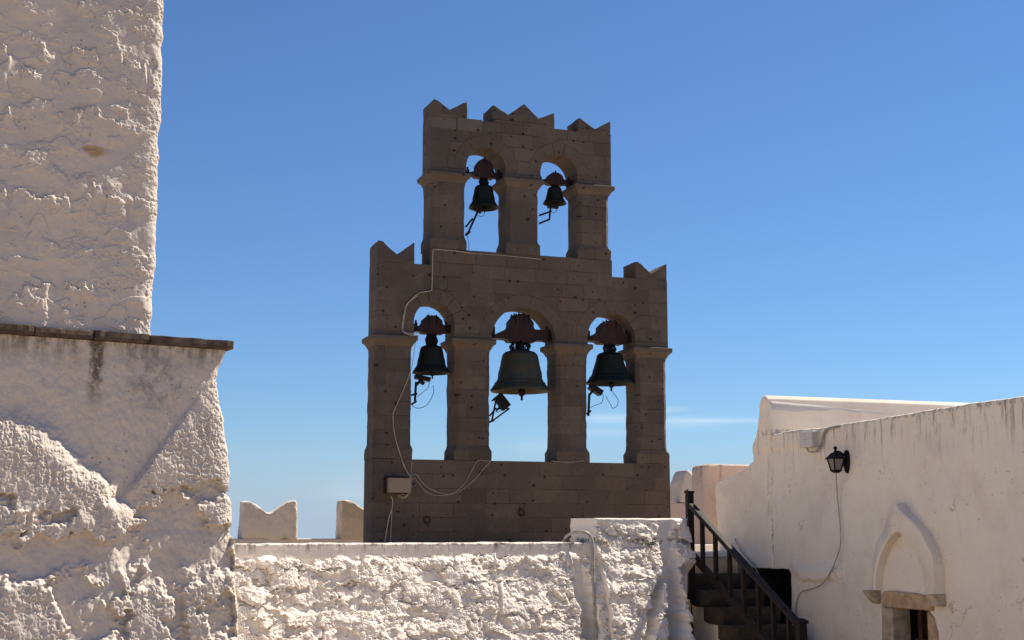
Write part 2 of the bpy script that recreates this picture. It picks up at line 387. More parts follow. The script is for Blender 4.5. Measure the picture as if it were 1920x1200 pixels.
# ------------------------------------------------------------------ ground and terrace (setting)
g = MB().add([(-100,-100,0),(100,-100,0),(100,100,0),(-100,100,0)], [(0,1,2,3)]).build('ground', M['ground']); tag(g, kind='structure')
TZ = 2.43
t = MB().prism([(1.0,14.33),(7.55,15.735),(7.72,15.765),(8.60,15.765),(8.60,16.25),(8.86,16.25),(8.86,16.95),(16,16.95),(16,23.2),(1.0,23.2)], .004, TZ, 'z').build('terrace', M['ground']); tag(t, kind='structure')

# ------------------------------------------------------------------ left tower
def interp(pts):
    z = np.array([p[1] for p in pts]); s = np.array([p[0] for p in pts]); o = np.argsort(z); return lambda q: np.interp(q, z[o], s[o])
tower = thing('whitewashed_tower', 'massive whitewashed rubble tower at the left with a line of brown coping slabs across it', 'tower', (TP[0]+TD[0]*-1.2, TP[1]+TD[1]*-1.2, 0))
def tower_sheet(name, edge, z0, z1, hf, off, nu, nv, smin=-5.2):
    zz = np.linspace(z0, z1, nv); u = np.concatenate([np.linspace(0, .60, 50)[:-1], np.linspace(.60, 1, nu)]); U, Z = np.meshgrid(u, zz)
    E = edge(Z)+.012*fbm(Z, Z*0+3.3, .16, 4, 91); S = smin+U*(E-smin)
    H = hf(S, Z); de = np.clip(E-S, 0, None); r = .10
    H = H-np.where(de < r, r-np.sqrt(np.clip(r*r-(r-de)**2, 0, None)), 0)*.8
    X = TP[0]+TD[0]*S+TN[0]*(off+H); Y = TP[1]+TD[1]*S+TN[1]*(off+H)
    b = 3.2; return sheet(name, np.stack([X, Y, Z], -1), (-TN[0]*b, -TN[1]*b, 0), M['tower'], tower)
zs_top = onT(0, 607)[1]; zs_bot = (onT(0, 625)[1]+onT(430, 658)[1])/2
up_edge = interp([onT(*p, -.04) for p in ((317,-60),(315,0),(313,60),(309,150),(309,190),(305,260),(303,340),(300,400),(296,440),(293,520),(288,560),(287,625))])
lo_edge = interp([onT(*p) for p in ((428,655),(424,668),(415,695),(413,720),(418,760),(424,790),(429,840),(431,900),(435,960),(436,1000),(437,1100),(438,1200))])
def ridge(S, Z, pts, A, dec, rise, seed, off=-.04, wig=.012):
    """a broken edge of render: sharp at the top of the line, fading out below it"""
    q = sorted(onT(*p, off) for p in pts); qs = np.array([a for a, b in q]); qz = np.array([b for a, b in q])
    W = S+.035*fbm(S, Z, .13, 4, seed, .6); V = Z+.035*fbm(S, Z, .13, 4, seed+1, .62)
    zl = np.interp(W, qs, qz)
    end = sst(qs[0]-.03, qs[0]+.06, W)*sst(qs[-1]+.03, qs[-1]-.06, W); brk = sst(-.40, -.05, fbm(S, Z*.3+seed*2.3, .17, 3, seed+2))
    d = zl-V; k = end*brk
    return A*k*np.where(d > 0, np.exp(-np.clip(d, 0, 9)/dec), 0)*sst(0, rise, d), k*np.exp(-(np.clip(d-.02, -9, 9)/.045)**2)
def grain(x, y, seed, k=1.0):
    wx = x+.010*fbm(x, y, .06, 3, seed+40); wy = y+.010*fbm(x, y, .06, 3, seed+41)
    return k*np.minimum(.0050*billow(wx, wy, .056, 3, seed, .55)+.0034*billow(wx*1.1, wy*.9, .024, 2, seed+5, .6)+.0015*billow(wx, wy, .013, 1, seed+8)-.0062, .001)
def swell(S, Z, x0, x1, y0, y1, A, seed):
    """a patch of crust that leans out towards its lower edge and rolls back under it"""
    (sa, za), (sb, zb) = onT(x0, (y0+y1)/2), onT(x1, (y0+y1)/2); zt = onT((x0+x1)/2, y0)[1]; zl = onT((x0+x1)/2, y1)[1]
    W = S+.07*fbm(S, Z, .20, 4, seed, .6); V = Z+.09*fbm(S, Z, .26, 4, seed+3, .6); t = (zt-V)/(zt-zl)
    ms = sst(sa-.03, sa+.07, W)*sst(sb+.03, sb-.07, W); k = ms*sst(-.06, .04, t)*sst(1.16, 1.0, t)
    return A*ms*np.clip(t, 0, 1)*sst(1.28, 1.0, t), k
RIDGES = [([(78,74),(160,88),(240,104),(292,120)],.036),([(0,60),(30,95),(50,122),(84,131)],.036),([(115,130),(160,127),(208,146)],.022),
  ([(0,212),(35,188),(95,180)],.022),([(110,212),(140,200),(180,199),(222,236)],.028),([(92,300),(112,315),(132,330)],.024),([(138,325),(165,322),(192,350)],.024),
  ([(0,342),(35,350),(70,362),(100,358),(145,370)],.034),([(155,366),(200,362),(230,370),(258,366),(297,378)],.032),([(0,527),(60,534),(120,533),(186,540)],.030),
  ([(0,556),(30,560),(62,580)],.016),([(140,588),(160,600),(170,616)],.018),([(210,600),(250,596),(285,612)],.018),([(75,440),(100,450),(118,470)],.016),([(225,470),(262,468),(294,488)],.020),
  ([(180,35),(215,60),(240,85)],.016),([(130,575),(90,560),(60,548)],.012),([(150,455),(175,475),(190,505)],.014),([(180,25),(240,15),(280,25)],.014),([(240,160),(270,172),(300,168)],.014)]
def crust(x, y, seed, k=1.0):
    """crumbly lime crust: sharp little crests over shallow pits"""
    wx = x+.014*fbm(x, y, .08, 3, seed+40); wy = y+.014*fbm(x, y, .08, 3, seed+41)
    return k*(.0085*billow(wx, wy, .10, 3, seed, .55)+.0065*billow(wx*1.1, wy*.9, .045, 2, seed+5, .6)+.0034*billow(wx, wy, .019, 2, seed+9, .6))
def h_up(S, Z):
    H = .018*fbm(S, Z*1.3, .62, 3, 21)+.006*fbm(S, Z, .20, 2, 23)+.022*(7.0-Z)-.045+0*S; K = 0
    for i, (pts, A) in enumerate(RIDGES):
        h, k = ridge(S, Z, pts, A, .16, .030, 300+3*i); H = H+h; K = np.maximum(K, k)
    pat = sst(.22, .34, fbm(S, Z*1.5, .34, 4, 51, .55)); near = sst(.16, .02, -(S-up_edge(Z)))*sst(-.2, .1, fbm(S, Z, .16, 3, 53))
    K = np.clip(np.maximum(K, np.maximum(.75*pat, near)), 0, 1)
    H = H+K*(grain(S, Z, 61, 1.5)+.003)-near*.010+.006*pat
    scab = sst(.34, .40, fbm(S*.9, Z*1.3, .26, 3, 77, .45)); H = H+.010*scab
    return H+.0022*fbm(S, Z, .07, 3, 71)+.0008*fbm(S, Z, .02, 2, 72)
sA, zA = onT(60, 775); sB, zB = onT(230, 925); sC, zC = onT(352, 768); sL, zL = onT(0, 770)
def carve(S, Z, x0, x1, y0, y1, seed):
    (sa, zm), (sb, _) = onT(x0, (y0+y1)/2), onT(x1, (y0+y1)/2); zt = onT((x0+x1)/2, y0)[1]; zl = onT((x0+x1)/2, y1)[1]
    W = S+.10*fbm(S, Z, .22, 4, seed, .6); V = Z+.09*fbm(S, Z, .22, 4, seed+3, .6)
    return sst(sa-.03, sa+.06, W)*sst(sb+.02, sb-.02, W)*sst(zt+.015, zt-.02, V)*sst(zl-.05, zl+.07, V)
def h_lo(S, Z):
    # plumb plaster under the coping; at the left, at the right and towards the foot the wall leans out in crusted rubble
    wob = .05*fbm(S, Z, .24, 5, 81, .6)
    dl = (np.interp(S, [sL-1, sA, sB, sB+.5], [zA+.03, zA, zB, zB-.45])+wob-Z)*.8
    dr = zB+(S-sB)*(zC-zB)/(sC-sB)-Z+wob*.3
    H = .005*fbm(S, Z, .8, 3, 22)+.004*fbm(S*1.6, Z*.7, .14, 3, 24)
    fade = sst(sB+.10, sB-.12, S+.06*fbm(S, Z, .3, 3, 29)); mr = (1-fade)*sst(-.02, .05, dr)*(1-.30*np.clip((S-sB)/.8, 0, 1))
    H = H+fade*(.085*sst(-.06, .20, dl)+.11*np.clip(zA-Z, 0, zA-zB)*sst(0, .1, dl))+mr*.115*np.clip(zC+.30-Z, 0, .80)
    H = H+.125*np.clip(zB-.02-Z, 0, 9)+.014*fbm(S, Z, .40, 4, 26, .55)*sst(zB+.1, zB-.1, Z)
    hol = 0
    for i, a in enumerate(((-200,278,1000,1092),(258,372,930,1100),(345,432,985,1080),(88,216,1085,1205),(300,340,1085,1200),(375,430,1125,1190),(62,128,958,984),(330,425,905,935),(-80,10,935,958))):
        hol = np.maximum(hol, carve(S, Z, *a, 500+7*i))
    on = np.clip(np.maximum(np.maximum(sst(.0, .10, dl)*fade, sst(.0, .05, dr)*(1-fade)), sst(.0, .08, zB-Z+wob)), 0, 1)
    for i, (pts, A) in enumerate(((([(0,962),(40,950),(90,945),(130,960)],.030),([(110,940),(170,930),(215,950)],.026),([(210,975),(240,990),(262,1000)],.022),([(280,925),(330,918),(372,935)],.026),([(385,910),(410,905),(432,915)],.022),([(140,1120),(165,1112),(196,1128)],.026),([(330,1062),(380,1058),(432,1070)],.024),([(225,1052),(250,1050),(275,1062)],.02)))):
        h, k = ridge(S, Z, pts, A, .12, .03, 700+3*i, 0); H = H+h
    near = sst(.15, .02, -(S-lo_edge(Z)))*sst(zs_bot-.25, zs_bot-.45, Z)
    K = np.clip(np.maximum(on*(1-hol)*(.45+.55*sst(-.25, .1, fbm(S, Z, .30, 3, 87))), near), 0, 1)
    H = H-.072*hol*on+K*grain(S, Z, 65, 1.9)-near*.012
    return H+(1-K)*(.005*fbm(S*1.2, Z*.8, .10, 3, 75)+.0032*fbm(S*1.2, Z*.7, .045, 2, 74)+.25*grain(S, Z, 69))+.0012*fbm(S, Z, .035, 3, 73)
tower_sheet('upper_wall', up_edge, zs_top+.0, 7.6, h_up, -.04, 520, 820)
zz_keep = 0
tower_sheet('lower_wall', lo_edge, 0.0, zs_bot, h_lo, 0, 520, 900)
# coping slabs
cuts = [-5.15, -4.4, -3.8, -3.1]+[onT(x, 630, .06)[0] for x in (-190, -70, 66, 178, 283, 442)]
for k in range(len(cuts)-1):
    a, b = cuts[k]+.006, cuts[k+1]-.006; mb = MB(); yv = (.05, .06, .052, .058, .062, .055, .045, .05, .040)[k]; dz = (0, .003, 0, -.003, 0, .004, -.004, .003, 0)[k]
    n = 12; rings = []
    for i in range(n+1):
        s = a+(b-a)*i/n; j = lambda q: q*random.uniform(-1, 1)
        P = lambda o, z: (TP[0]+TD[0]*s+TN[0]*o, TP[1]+TD[1]*s+TN[1]*o, z)
        e = .01 if i in (0, n) else 0
        rings.append([P(-1.2, zs_bot+.003), P(yv-e+j(.004), zs_bot+.003+e*.4), P(yv+.006-e+j(.004), zs_bot+.03), P(yv-e+j(.005), zs_top+dz-.006+j(.003)), P(yv-.03, zs_top+dz+j(.003)), P(-1.2, zs_top+dz-.001)])
    mb.loft(rings).build('coping_slab', M['slab'], tower)

# ------------------------------------------------------------------ middle wall with the raised block
YM = 15.30
MP = (7.68, YM)
def onM(px, py, off=0.0):                # (position along the wall, z); the wall runs parallel to the tower's face
    d = ray(px, py); P = (MP[0]+TN[0]*off, MP[1]+TN[1]*off)
    t = (P[0]*TN[0]+P[1]*TN[1])/(d[0]*TN[0]+d[1]*TN[1])
    return (d[0]*t-P[0])*TD[0]+(d[1]*t-P[1])*TD[1]+7.68, EYE+d[2]*t
def midp(q, off, z): return Vector((MP[0]+TD[0]*(q-7.68)+TN[0]*off, MP[1]+TD[1]*(q-7.68)+TN[1]*off, z))
def h_mid(X, Z, top):
    d = top-Z
    wz = d+.035*fbm(X, Z, .5, 3, 101)+.02*fbm(X, Z, .13, 3, 105)
    body = sst(.12, .19, wz) if top < 2.8 else sst(.05, .13, wz+.05*sst(6.7, 7.3, X))
    big = fbm(X, Z*1.25, .60, 4, 111, .5)
    U = X+.10*fbm(X, Z, .35, 4, 113, .6); Q = Z+.07*fbm(X, Z, .30, 4, 117, .6)
    f1, f2, val, til, dx, dy = cells(U, Q, .34, .17, 9); e1 = f2-f1; joint = np.exp(-(e1/.07)**2)*sst(-.1, .15, fbm(X, Z, .28, 3, 119))
    f1, f2, va2, ti2, dx, dy2 = cells(U+.37*val, Q+.2, .13, .085, 13)
    H = .028*big+.032*(val-.5)+.015*(va2-.5)*sst(.45, .6, til)-.020*joint-.022*dy*(til-.2)
    pocket = sst(.17, .22, fbm(X+.3*val, Z*1.5, .24, 4, 121, .5)); rm = (1-pocket)*(.35+.65*sst(-.2, .1, fbm(X, Z, .30, 3, 127)))
    H = H-.050*pocket+rm*grain(X, Z, 131, 2.1)+.006*fbm(X, Z, .10, 3, 133)
    H = body*(.03+H+.30*np.clip(top-Z-.15, 0, 2.0))
    # smoothly plastered strips; the grooves at the right end stand for shadow bands
    def strip(xa, za, xb, zb, w):
        t = np.clip((Z-za)/(zb-za), 0, 1); c = xa+(xb-xa)*t+.025*fbm(Z, Z*0, .3, 3, 151)
        return sst(w+.045, w-.02, np.abs(X-c)+.03*fbm(X, Z, .15, 3, 161))*((Z > min(za, zb)-.2))
    x1, z1 = onM(1083, 1070); x2, z2 = onM(1086, 1195); s1 = strip(x2, z2, x1, z1, .095)*sst(z1+.2, z1, Z)
    x3, z3 = onM(1248, 985); x4, z4 = onM(1238, 1195); s2 = strip(x4, z4, x3, z3, .10)
    x5, z5 = onM(1180, 1200); x6, z6 = onM(1224, 1085); s3 = strip(x5, z5, x6, z6, .045)*sst(z6+.05, z6-.02, Z)
    xe = onM(1268, 1100)[0]; s4 = sst(xe-.05, xe+.05, X+.04*fbm(X, Z, .2, 3, 171))*sst(2.45, 2.25, Z)
    sm = np.clip(s1+s2+s3+s4, 0, 1)
    H = H*(1-sm)+sm*(np.clip(H-.06, -.01, .02)*.35-.05*np.clip(top-Z, 0, 1.4))
    xr, zr = onM(927, 1040); rib = sst(.016, .004, np.abs(X-xr-.01*fbm(Z, Z*0, .2, 3, 191)))*sst(zr+.02, zr-.02, Z)*sst(zr-.75, zr-.6, Z)
    H = H+.02*rib
    return H+.002*fbm(X, Z, .05, 3, 181)
mid = thing('courtyard_wall', 'sunlit whitewashed rubble wall with a raised block at its right end, below the bell tower', 'wall', (4.9, 15.5, 0))
XS = onM(1117, 1002)[0]
def mid_sheet(name, x0, x1, top, nu, depth, rnd):
    zz = np.concatenate([np.linspace(0, 1.4, 30)[:-1], np.linspace(1.4, top, 380)]); xx = np.linspace(x0, x1, nu); X, Z = np.meshgrid(xx, zz)
    Zt = Z+(Z/top)**8*.008*fbm(X, X*0, .35, 4, 201)
    H = h_mid(X, Z, top); dt = top-Z; r = .018; H = H-np.where(dt < r, r-np.sqrt(np.clip(r*r-(r-dt)**2, 0, None)), 0)
    if rnd: dl = X-x0; up = sst(2.64, 2.66, Z); H = H-up*np.where(dl < .05, .05-np.sqrt(np.clip(.0025-(.05-dl)**2, 0, None)), 0)
    q = X-7.68; return sheet(name, np.stack([MP[0]+TD[0]*q+TN[0]*H, MP[1]+TD[1]*q+TN[1]*H, Zt], -1), (-TN[0]*depth, -TN[1]*depth, 0), M['midwall'], mid)
mid_sheet('wall_face', .7, XS, 2.648, 1000, .40, False)
mid_sheet('raised_block', XS, 7.68, 2.925, 260, .46, True)

# ------------------------------------------------------------------ belfry
bel = thing('bell_tower', 'brown ashlar bell gable in two tiers with five arched openings and swallowtail merlons', 'bell tower', (7.58, 20.95, TZ))
def oct_ring(x0, x1, y0, y1, z, e, c):
    x0 -= e; x1 += e; y0 -= e; y1 += e
    return [(x0+c,y0,z),(x1-c,y0,z),(x1,y0+c,z),(x1,y1-c,z),(x1-c,y1,z),(x0+c,y1,z),(x0,y1-c,z),(x0,y0+c,z)]
def pier(x0, x1, z0, z1):
    c = .058; s = .002
    rg = [(z0, .018, s), (z0+.15, .018, s), (z0+.17, .014, .018), (z0+.20, .006, .042), (z0+.24, 0, c), (z1-.07, 0, c), (z1-.03, 0, .04), (z1, 0, .012)]
    mb = MB().loft([oct_ring(x0, x1, YF, YK, z, e, c_) for z, e, c_ in rg]); return weather(mb.build('pier', M['ashlar'], bel), .003, .09, int(x0*5), bel, 32)
def impost(x0, x1, zt, zb):
    h = zt-zb; q = .003
    rg = [(zb, .004, q), (zb+h*.10, .012, q), (zb+h*.25, .022, q), (zb+h*.42, .045, q), (zb+h*.52, .066, q), (zb+h*.54, .074, q), (zt-.012, .078, q), (zt, .066, q)]
    MB().loft([oct_ring(x0, x1, YF, YK, z, e, c_) for z, e, c_ in rg]).build('impost', M['trim'], bel, bevel=.006); weather(bel.children[-1], .009, .05, int(x0*11+zt), bel, 38)
P_low = [(5.09,5.679),(6.385,6.965),(8.101,8.628),(9.505,10.052)]
P_up = [(5.968,6.533),(7.248,7.792),(8.486,9.045)]
ZS1, ZC1, ZT1, ZB2, ZC2, ZT2 = 3.875, 5.79, 6.94, 7.215, 8.465, 9.372
MB().box(5.072, 10.072, YF-.018, YK+.018, TZ+.002, ZS1).build('base_wall', M['ashlar'], bel, bevel=.006)
for a, b in P_low: pier(a, b, ZS1, ZC1-.17); impost(a, b, ZC1, ZC1-.17)
for a, b in P_up: pier(a, b, ZB2, ZC2-.16); impost(a, b, ZC2, ZC2-.16)
RING = .205
def arch_wall(name, x0, x1, zb, arches, top):
    o = [(x0, zb)]
    for c, r, zs in arches:
        ro = r+RING
        o += [(c-r, zb)]+([(c-r, zs)] if zs > zb+.01 else [])
        o += [(c+ro*math.cos(math.pi-math.pi*i/28), zs+ro*math.sin(math.pi*i/28)) for i in range(29)]
        o += ([(c+r, zs)] if zs > zb+.01 else [])+[(c+r, zb)]
    o = [p for i, p in enumerate(o) if i == 0 or (abs(p[0]-o[i-1][0])+abs(p[1]-o[i-1][1])) > 1e-5]
    o += [(x1, zb)]+top
    MB().prism(o, YF, YK).build(name, M['ashlar'], bel)
    for c, r, zs in arches:
        mb = MB(); nv = 7 if r < .4 else 9; ro = r+RING-.004
        for k in range(nv):
            a0 = math.pi*k/nv; a1 = math.pi*(k+1)/nv; g0 = random.choice((.0012,.002,.0045)); off = random.uniform(0, .004)
            prof = []
            for rr, rev in ((r, 0), (ro+random.uniform(-.002,.002), 1)):
                g_ = g0/rr; pts = [(c+rr*math.cos(a0+g_+(a1-a0-2*g_)*i/6), zs+rr*math.sin(a0+g_+(a1-a0-2*g_)*i/6)) for i in range(7)]
                prof += pts[::-1] if rev else pts
            mb.prism(prof, YF-off, YK+off)
        mb.build('arch_ring', M['voussoir'], bel)
        n = 28; ri = r+.02; rr = r+RING+.012
        poly = [(c+ri*math.cos(math.pi*i/n), zs+ri*math.sin(math.pi*i/n)) for i in range(n+1)]+[(c+rr*math.cos(math.pi*i/n), zs+rr*math.sin(math.pi*i/n)) for i in range(n, -1, -1)]
        MB().prism(poly, YF+.02, YK-.02).build('mortar_bed', M['mortar'], bel)
A_low = [(6.035,.33,6.02),(7.535,.55,5.795),(9.065,.425,5.907)]
A_up = [(6.885,.335,8.60),(8.15,.325,8.605)]
arch_wall('lower_arcade', 5.10, 10.085, ZC1+.001, A_low, [(10.085,ZT1),(9.085,ZT1),(9.085,ZB2),(5.962,ZB2),(5.962,ZT1),(5.10,ZT1)])
arch_wall('upper_arcade', 5.958, 9.088, ZC2+.001, A_up, [(9.088,ZT2),(5.958,ZT2)])
# replaced ashlar blocks in the parapet
for (xa, ya), (xb, yb) in (((809,218),(855,244)), ((858,220),(904,249))):
    a, z1 = onY(xa, ya, YF); b, z0 = onY(xb, yb, YF); MB().box(a, b, YF-.006, YF+.1, z0+.01, z1-.004).build('replaced_block', M['newstone'], bel, bevel=.004)
def merlon(pts, z0, mat='ashlar', parent=bel, y0=YF, y1=YK, name='merlon', bev=.008):
    poly = [(pts[0][0], z0)]+pts+[(pts[-1][0], z0)]
    return weather(MB().prism(poly, y0, y1).build(name, M[mat], parent, bevel=.012), .008, .06, int(poly[0][0]*7+z0*3), parent, 35)
merlon([(5.103,7.24),(5.125,7.275),(5.20,7.265),(5.245,7.215),(5.424,7.07),(5.70,7.278)], ZT1+.001)
merlon([(9.51,7.225),(9.56,7.225),(9.63,7.185),(9.80,7.032),(10.083,7.225)], ZT1+.001)
merlon([(5.962,9.62),(6.0,9.665),(6.05,9.655),(6.262,9.505),(6.49,9.645),(6.56,9.668)], ZT2+.001)
merlon([(6.995,9.655),(7.03,9.66),(7.265,9.528),(7.545,9.735),(7.80,9.520),(8.072,9.638)], ZT2+.001)
merlon([(8.50,9.59),(8.53,9.605),(8.807,9.437),(9.083,9.598)], ZT2+.001)

# ------------------------------------------------------------------ bells
YB = 20.95
def bell(label, cx, z0, zs, R0, rt, beam, block, ztop, mat, straps):
    t = thing('bell', label, 'bell', (cx, YB, z0), 'bells hanging in the bell tower')
    h = zs-z0
    prof = [(R0,0),(R0*1.0,h*.035),(R0*.955,h*.10),(R0*.86,h*.20),(R0*.835,h*.215),(R0*.76,h*.32),(rt+(R0-rt)*.40,h*.46),(rt+(R0-rt)*.26,h*.60),(rt+(R0-rt)*.245,h*.615),(rt*1.13,h*.76),(rt*1.06,h*.88),(rt*1.05,h*.90),(rt*.99,h*.945),(rt*.88,h*.985),(rt*.55,h*1.03),(.02,h*1.05)]
    inner = [(.02,h*.92),(rt*.8,h*.86),(rt*.95,h*.6),(R0*.68,h*.25),(R0*.92,h*.02),(R0*.985,0)]
    MB().lathe(inner+prof, (cx, YB, z0), 48, True).build('bell_body', M[mat], t, smooth=True)
    b0, b1, zb, zt = beam; w = block; y = .105 if R0 > .3 else .075; s = rt/.27
    zl = zb-.03*s
    poly = [(b0,zb+.02),(cx-w*1.15,zb+.01),(cx-w*.95,zl),(cx+w*.95,zl),(cx+w*1.15,zb+.01),(b1,zb+.02),(b1,zt),(cx+w*1.05,zt),(cx+w*.95,zt+.03),(cx+w*.95,zt+(ztop-zt)*.45),(cx+w*.55,zt+(ztop-zt)*.88),(cx+w*.2,ztop),(cx-w*.2,ztop),(cx-w*.55,zt+(ztop-zt)*.88),(cx-w*.95,zt+(ztop-zt)*.45),(cx-w*.95,zt+.03),(cx-w*1.05,zt)]
    MB().prism(poly, YB-y, YB+y).build('headstock', M['redwood'], t, bevel=.006)
    for k in range(straps):                                         # iron straps with nuts, bolts at the beam ends
        x = cx+(k-(straps-1)/2)*w*1.5/max(1, straps); zk = ztop-(abs(x-cx)/w)*.05; sw = .008*max(.7, s); mb = MB()
        for sy in (-1, 1): mb.bar((x, YB+sy*(y+.008), zk+.004), (x+(cx-x)*.45, YB+sy*(y*.6), z0+h*1.0), sw*2, .012)
        mb.box(x-sw, x+sw, YB-y-.014, YB+y+.014, zk-.01, zk+.006)
        for sy in (-.6, .6): mb.lathe([(.014,0),(.014,.03)], (x, YB+sy*y, zk+.003), 6)
        mb.build('iron_strap', M['iron'], t)
    for xb in (b0+.08, b1-.09):
        MB().box(xb, xb+.03, YB-y-.012, YB+y+.012, zb+.01, zt+.012).lathe([(.017,0),(.017,.05)], (xb+.015, YB-.03, zt+.01), 8).build('iron_band', M['iron'], t)
    mb = MB(); n = 6 if straps > 2 else 4
    for k in range(n):
        a = 2*math.pi*k/n+.3; c_, s_ = math.cos(a)*rt*.42, math.sin(a)*rt*.42
        mb.tube([(cx+c_*1.1, YB+s_*1.1, z0+h*1.0), (cx+c_*1.5, YB+s_*1.5, z0+h*1.0+.4*(zl-zs)+.03*s), (cx+c_*.9, YB+s_*.9, zl+.01)], .022*s+.004, 8)
    mb.lathe([(rt*.30, h*1.0), (rt*.28, zl-z0+.01)], (cx, YB, z0), 12); mb.build('crown', M['iron'], t, smooth=True)
    q = R0/.47
    MB().lathe([(.012*q+.004, h*.9), (.016*q+.004, h*.12), (.05*q,h*.06), (.062*q, 0), (.05*q, -.05*q), (.018*q, -.075*q), (.02*q, -.13*q), (.004, -.14*q)], (cx+.03*q, YB, z0), 14).build('clapper', M['iron'], t, smooth=True)
    if R0 > .3:
        mb = MB()
        for zf, rr in ((.05,1.004),(.21,.857),(.60,.0),(.88,.0)):
            rr = R0*rr if rr else rt+(R0-rt)*(.262 if zf < .7 else .0)+(.012 if zf > .7 else 0)
            mb.torus_z = None
            n = 48; pr = [(rr-.01, h*zf-.008), (rr+.004, h*zf-.006), (rr+.006, h*zf), (rr+.004, h*zf+.006), (rr-.01, h*zf+.008)]
            mb.lathe(pr, (cx, YB, z0), n, False)
        mb.build('moulded_band', M[mat], t, smooth=True)
    if straps > 3:                                                  # relief medallion on the big bell
        an = math.atan2(-math.cos(.25), math.sin(.25)*.6); rr = rt+(R0-rt)*.19
        c0 = Vector((cx+math.cos(an)*rr, YB+math.sin(an)*rr, z0+h*.62)); out = Vector((math.cos(an), math.sin(an), .25)).normalized(); sd = out.cross(Vector((0,0,1))).normalized(); up = sd.cross(out)
        rings = [[c0+out*o+(sd*math.cos(2*math.pi*i/20)+up*math.sin(2*math.pi*i/20))*r for i in range(20)] for r, o in ((.062,-.03),(.062,.006),(.055,.012),(.048,.008),(.03,.012),(.006,.016))]
        MB().loft(rings).build('medallion', M[mat], t, smooth=True)
    return t
bell('largest bell, greenish bronze, in the wide middle opening of the lower tier', 7.555, 5.005, 5.655, .475, .275, (6.98,8.095,5.83,6.02), .215, 6.265, 'bronze', 4)
bell('dark bell in the left opening of the lower tier, beside the trailing cable', 6.065, 5.245, 5.68, .298, .168, (5.70,6.37,5.885,6.02), .17, 6.165, 'bronze_b', 2)
bell('dark bell in the right opening of the lower tier, wire looping below it', 9.135, 5.185, 5.70, .392, .205, (8.63,9.50,5.865,6.03), .215, 6.235, 'bronze_b', 2)
bell('small dark bell in the left opening of the upper tier, above a slanting hammer', 6.928, 7.985, 8.36, .245, .14, (6.545,7.245,8.495,8.585), .158, 8.80, 'bronze_b', 1)
bell('smallest bell, in the right opening of the upper tier above two hammer bars', 8.17, 8.158, 8.44, .196, .108, (7.80,8.482,8.485,8.57), .135, 8.68, 'bronze_b', 1)

# bell hammers fixed to the jambs
def hm(label, anchor):
    t = thing('bell_hammer', label, 'bell hammer', anchor, 'electric hammers under the bells'); return t
def B(px, py, Y=YB-.05): x, z = onY(px, py, Y); return Vector((x, Y, z))
t = hm('black triangular hammer frame with a slanted motor box under the largest bell', B(920, 780))
MB().bar(B(932,742), B(950,765), .16, .11, (0,1,0)).build('motor', M['iron'], t, bevel=.012)
mb = MB()
for p, q in (((922,790),(955,766)),((922,790),(930,750)),((926,767),(955,766)),((930,772),(945,750)),((918,780),(930,765)),((922,752),(930,745))): mb.bar(B(*p), B(*q), .03, .022)
mb.bar(B(916,792), B(926,788), .05, .03).build('frame', M['iron'], t)
MB().tube(catmull([B(930,750), B(940,758), B(942,768), B(932,774)]), .005, 6).build('wire', M['bcable'], t)
t = hm('black hammer bracket under the left bell of the lower tier', B(772, 745))
mb = MB(); mb.bar(B(780,716), B(778,752), .035, .03); mb.bar(B(771,741), B(782,738), .03, .03); mb.bar(B(772,758), B(781,752), .03, .03); mb.bar(B(780,722), B(790,712), .05, .04); mb.build('frame', M['iron'], t)
mb = MB(); mb.bar(B(778,706), B(806,712), .13, .07); mb.bar(B(786,714), B(795,720), .09, .05); mb.build('motor', M['iron'], t, bevel=.012)
MB().tube(catmull([B(805,714), B(803,726), B(790,738), B(783,744)]), .005, 6).build('wire', M['bcable'], t)
t = hm('black hammer bracket under the right bell of the lower tier', B(1102, 760))
mb = MB(); mb.bar(B(1105,738), B(1103,780), .035, .03); mb.bar(B(1100,776), B(1108,770), .03, .03); mb.bar(B(1104,742), B(1112,732), .04, .03); mb.build('frame', M['iron'], t)
mb = MB(); mb.bar(B(1106,724), B(1127,738), .15, .10); mb.build('motor', M['iron'], t, bevel=.012)
MB().tube(catmull([B(1126,732), B(1131,742), B(1128,755), B(1118,759), B(1106,764)]), .005, 6).build('wire', M['bcable'], t)
t = hm('pair of thin hammer arms under the small bell of the upper left opening', B(873, 430))
mb = MB(); mb.bar(B(896,396), B(876,440), .03, .028); mb.bar(B(886,410), B(873,426), .028, .028); mb.bar(B(873,441), B(881,434), .045, .04); mb.bar(B(890,392), B(902,398), .07, .05); mb.build('frame', M['iron'], t)
MB().tube(catmull([B(894,404), B(902,406), B(907,404), B(908,397)]), .005, 6).build('wire', M['bcable'], t)
t = hm('two parallel hammer bars under the smallest bell of the upper right opening', B(1012, 410))
mb = MB(); mb.bar(B(1011,404), B(1034,396), .03, .03); mb.bar(B(1011,419), B(1031,411), .03, .03); mb.bar(B(1030,413), B(1032,390), .025, .025); mb.bar(B(1027,388), B(1046,390), .07, .03); mb.build('frame', M['iron'], t)
MB().tube(catmull([B(1036,399), B(1043,396), B(1045,388)]), .005, 6).build('wire', M['bcable'], t)

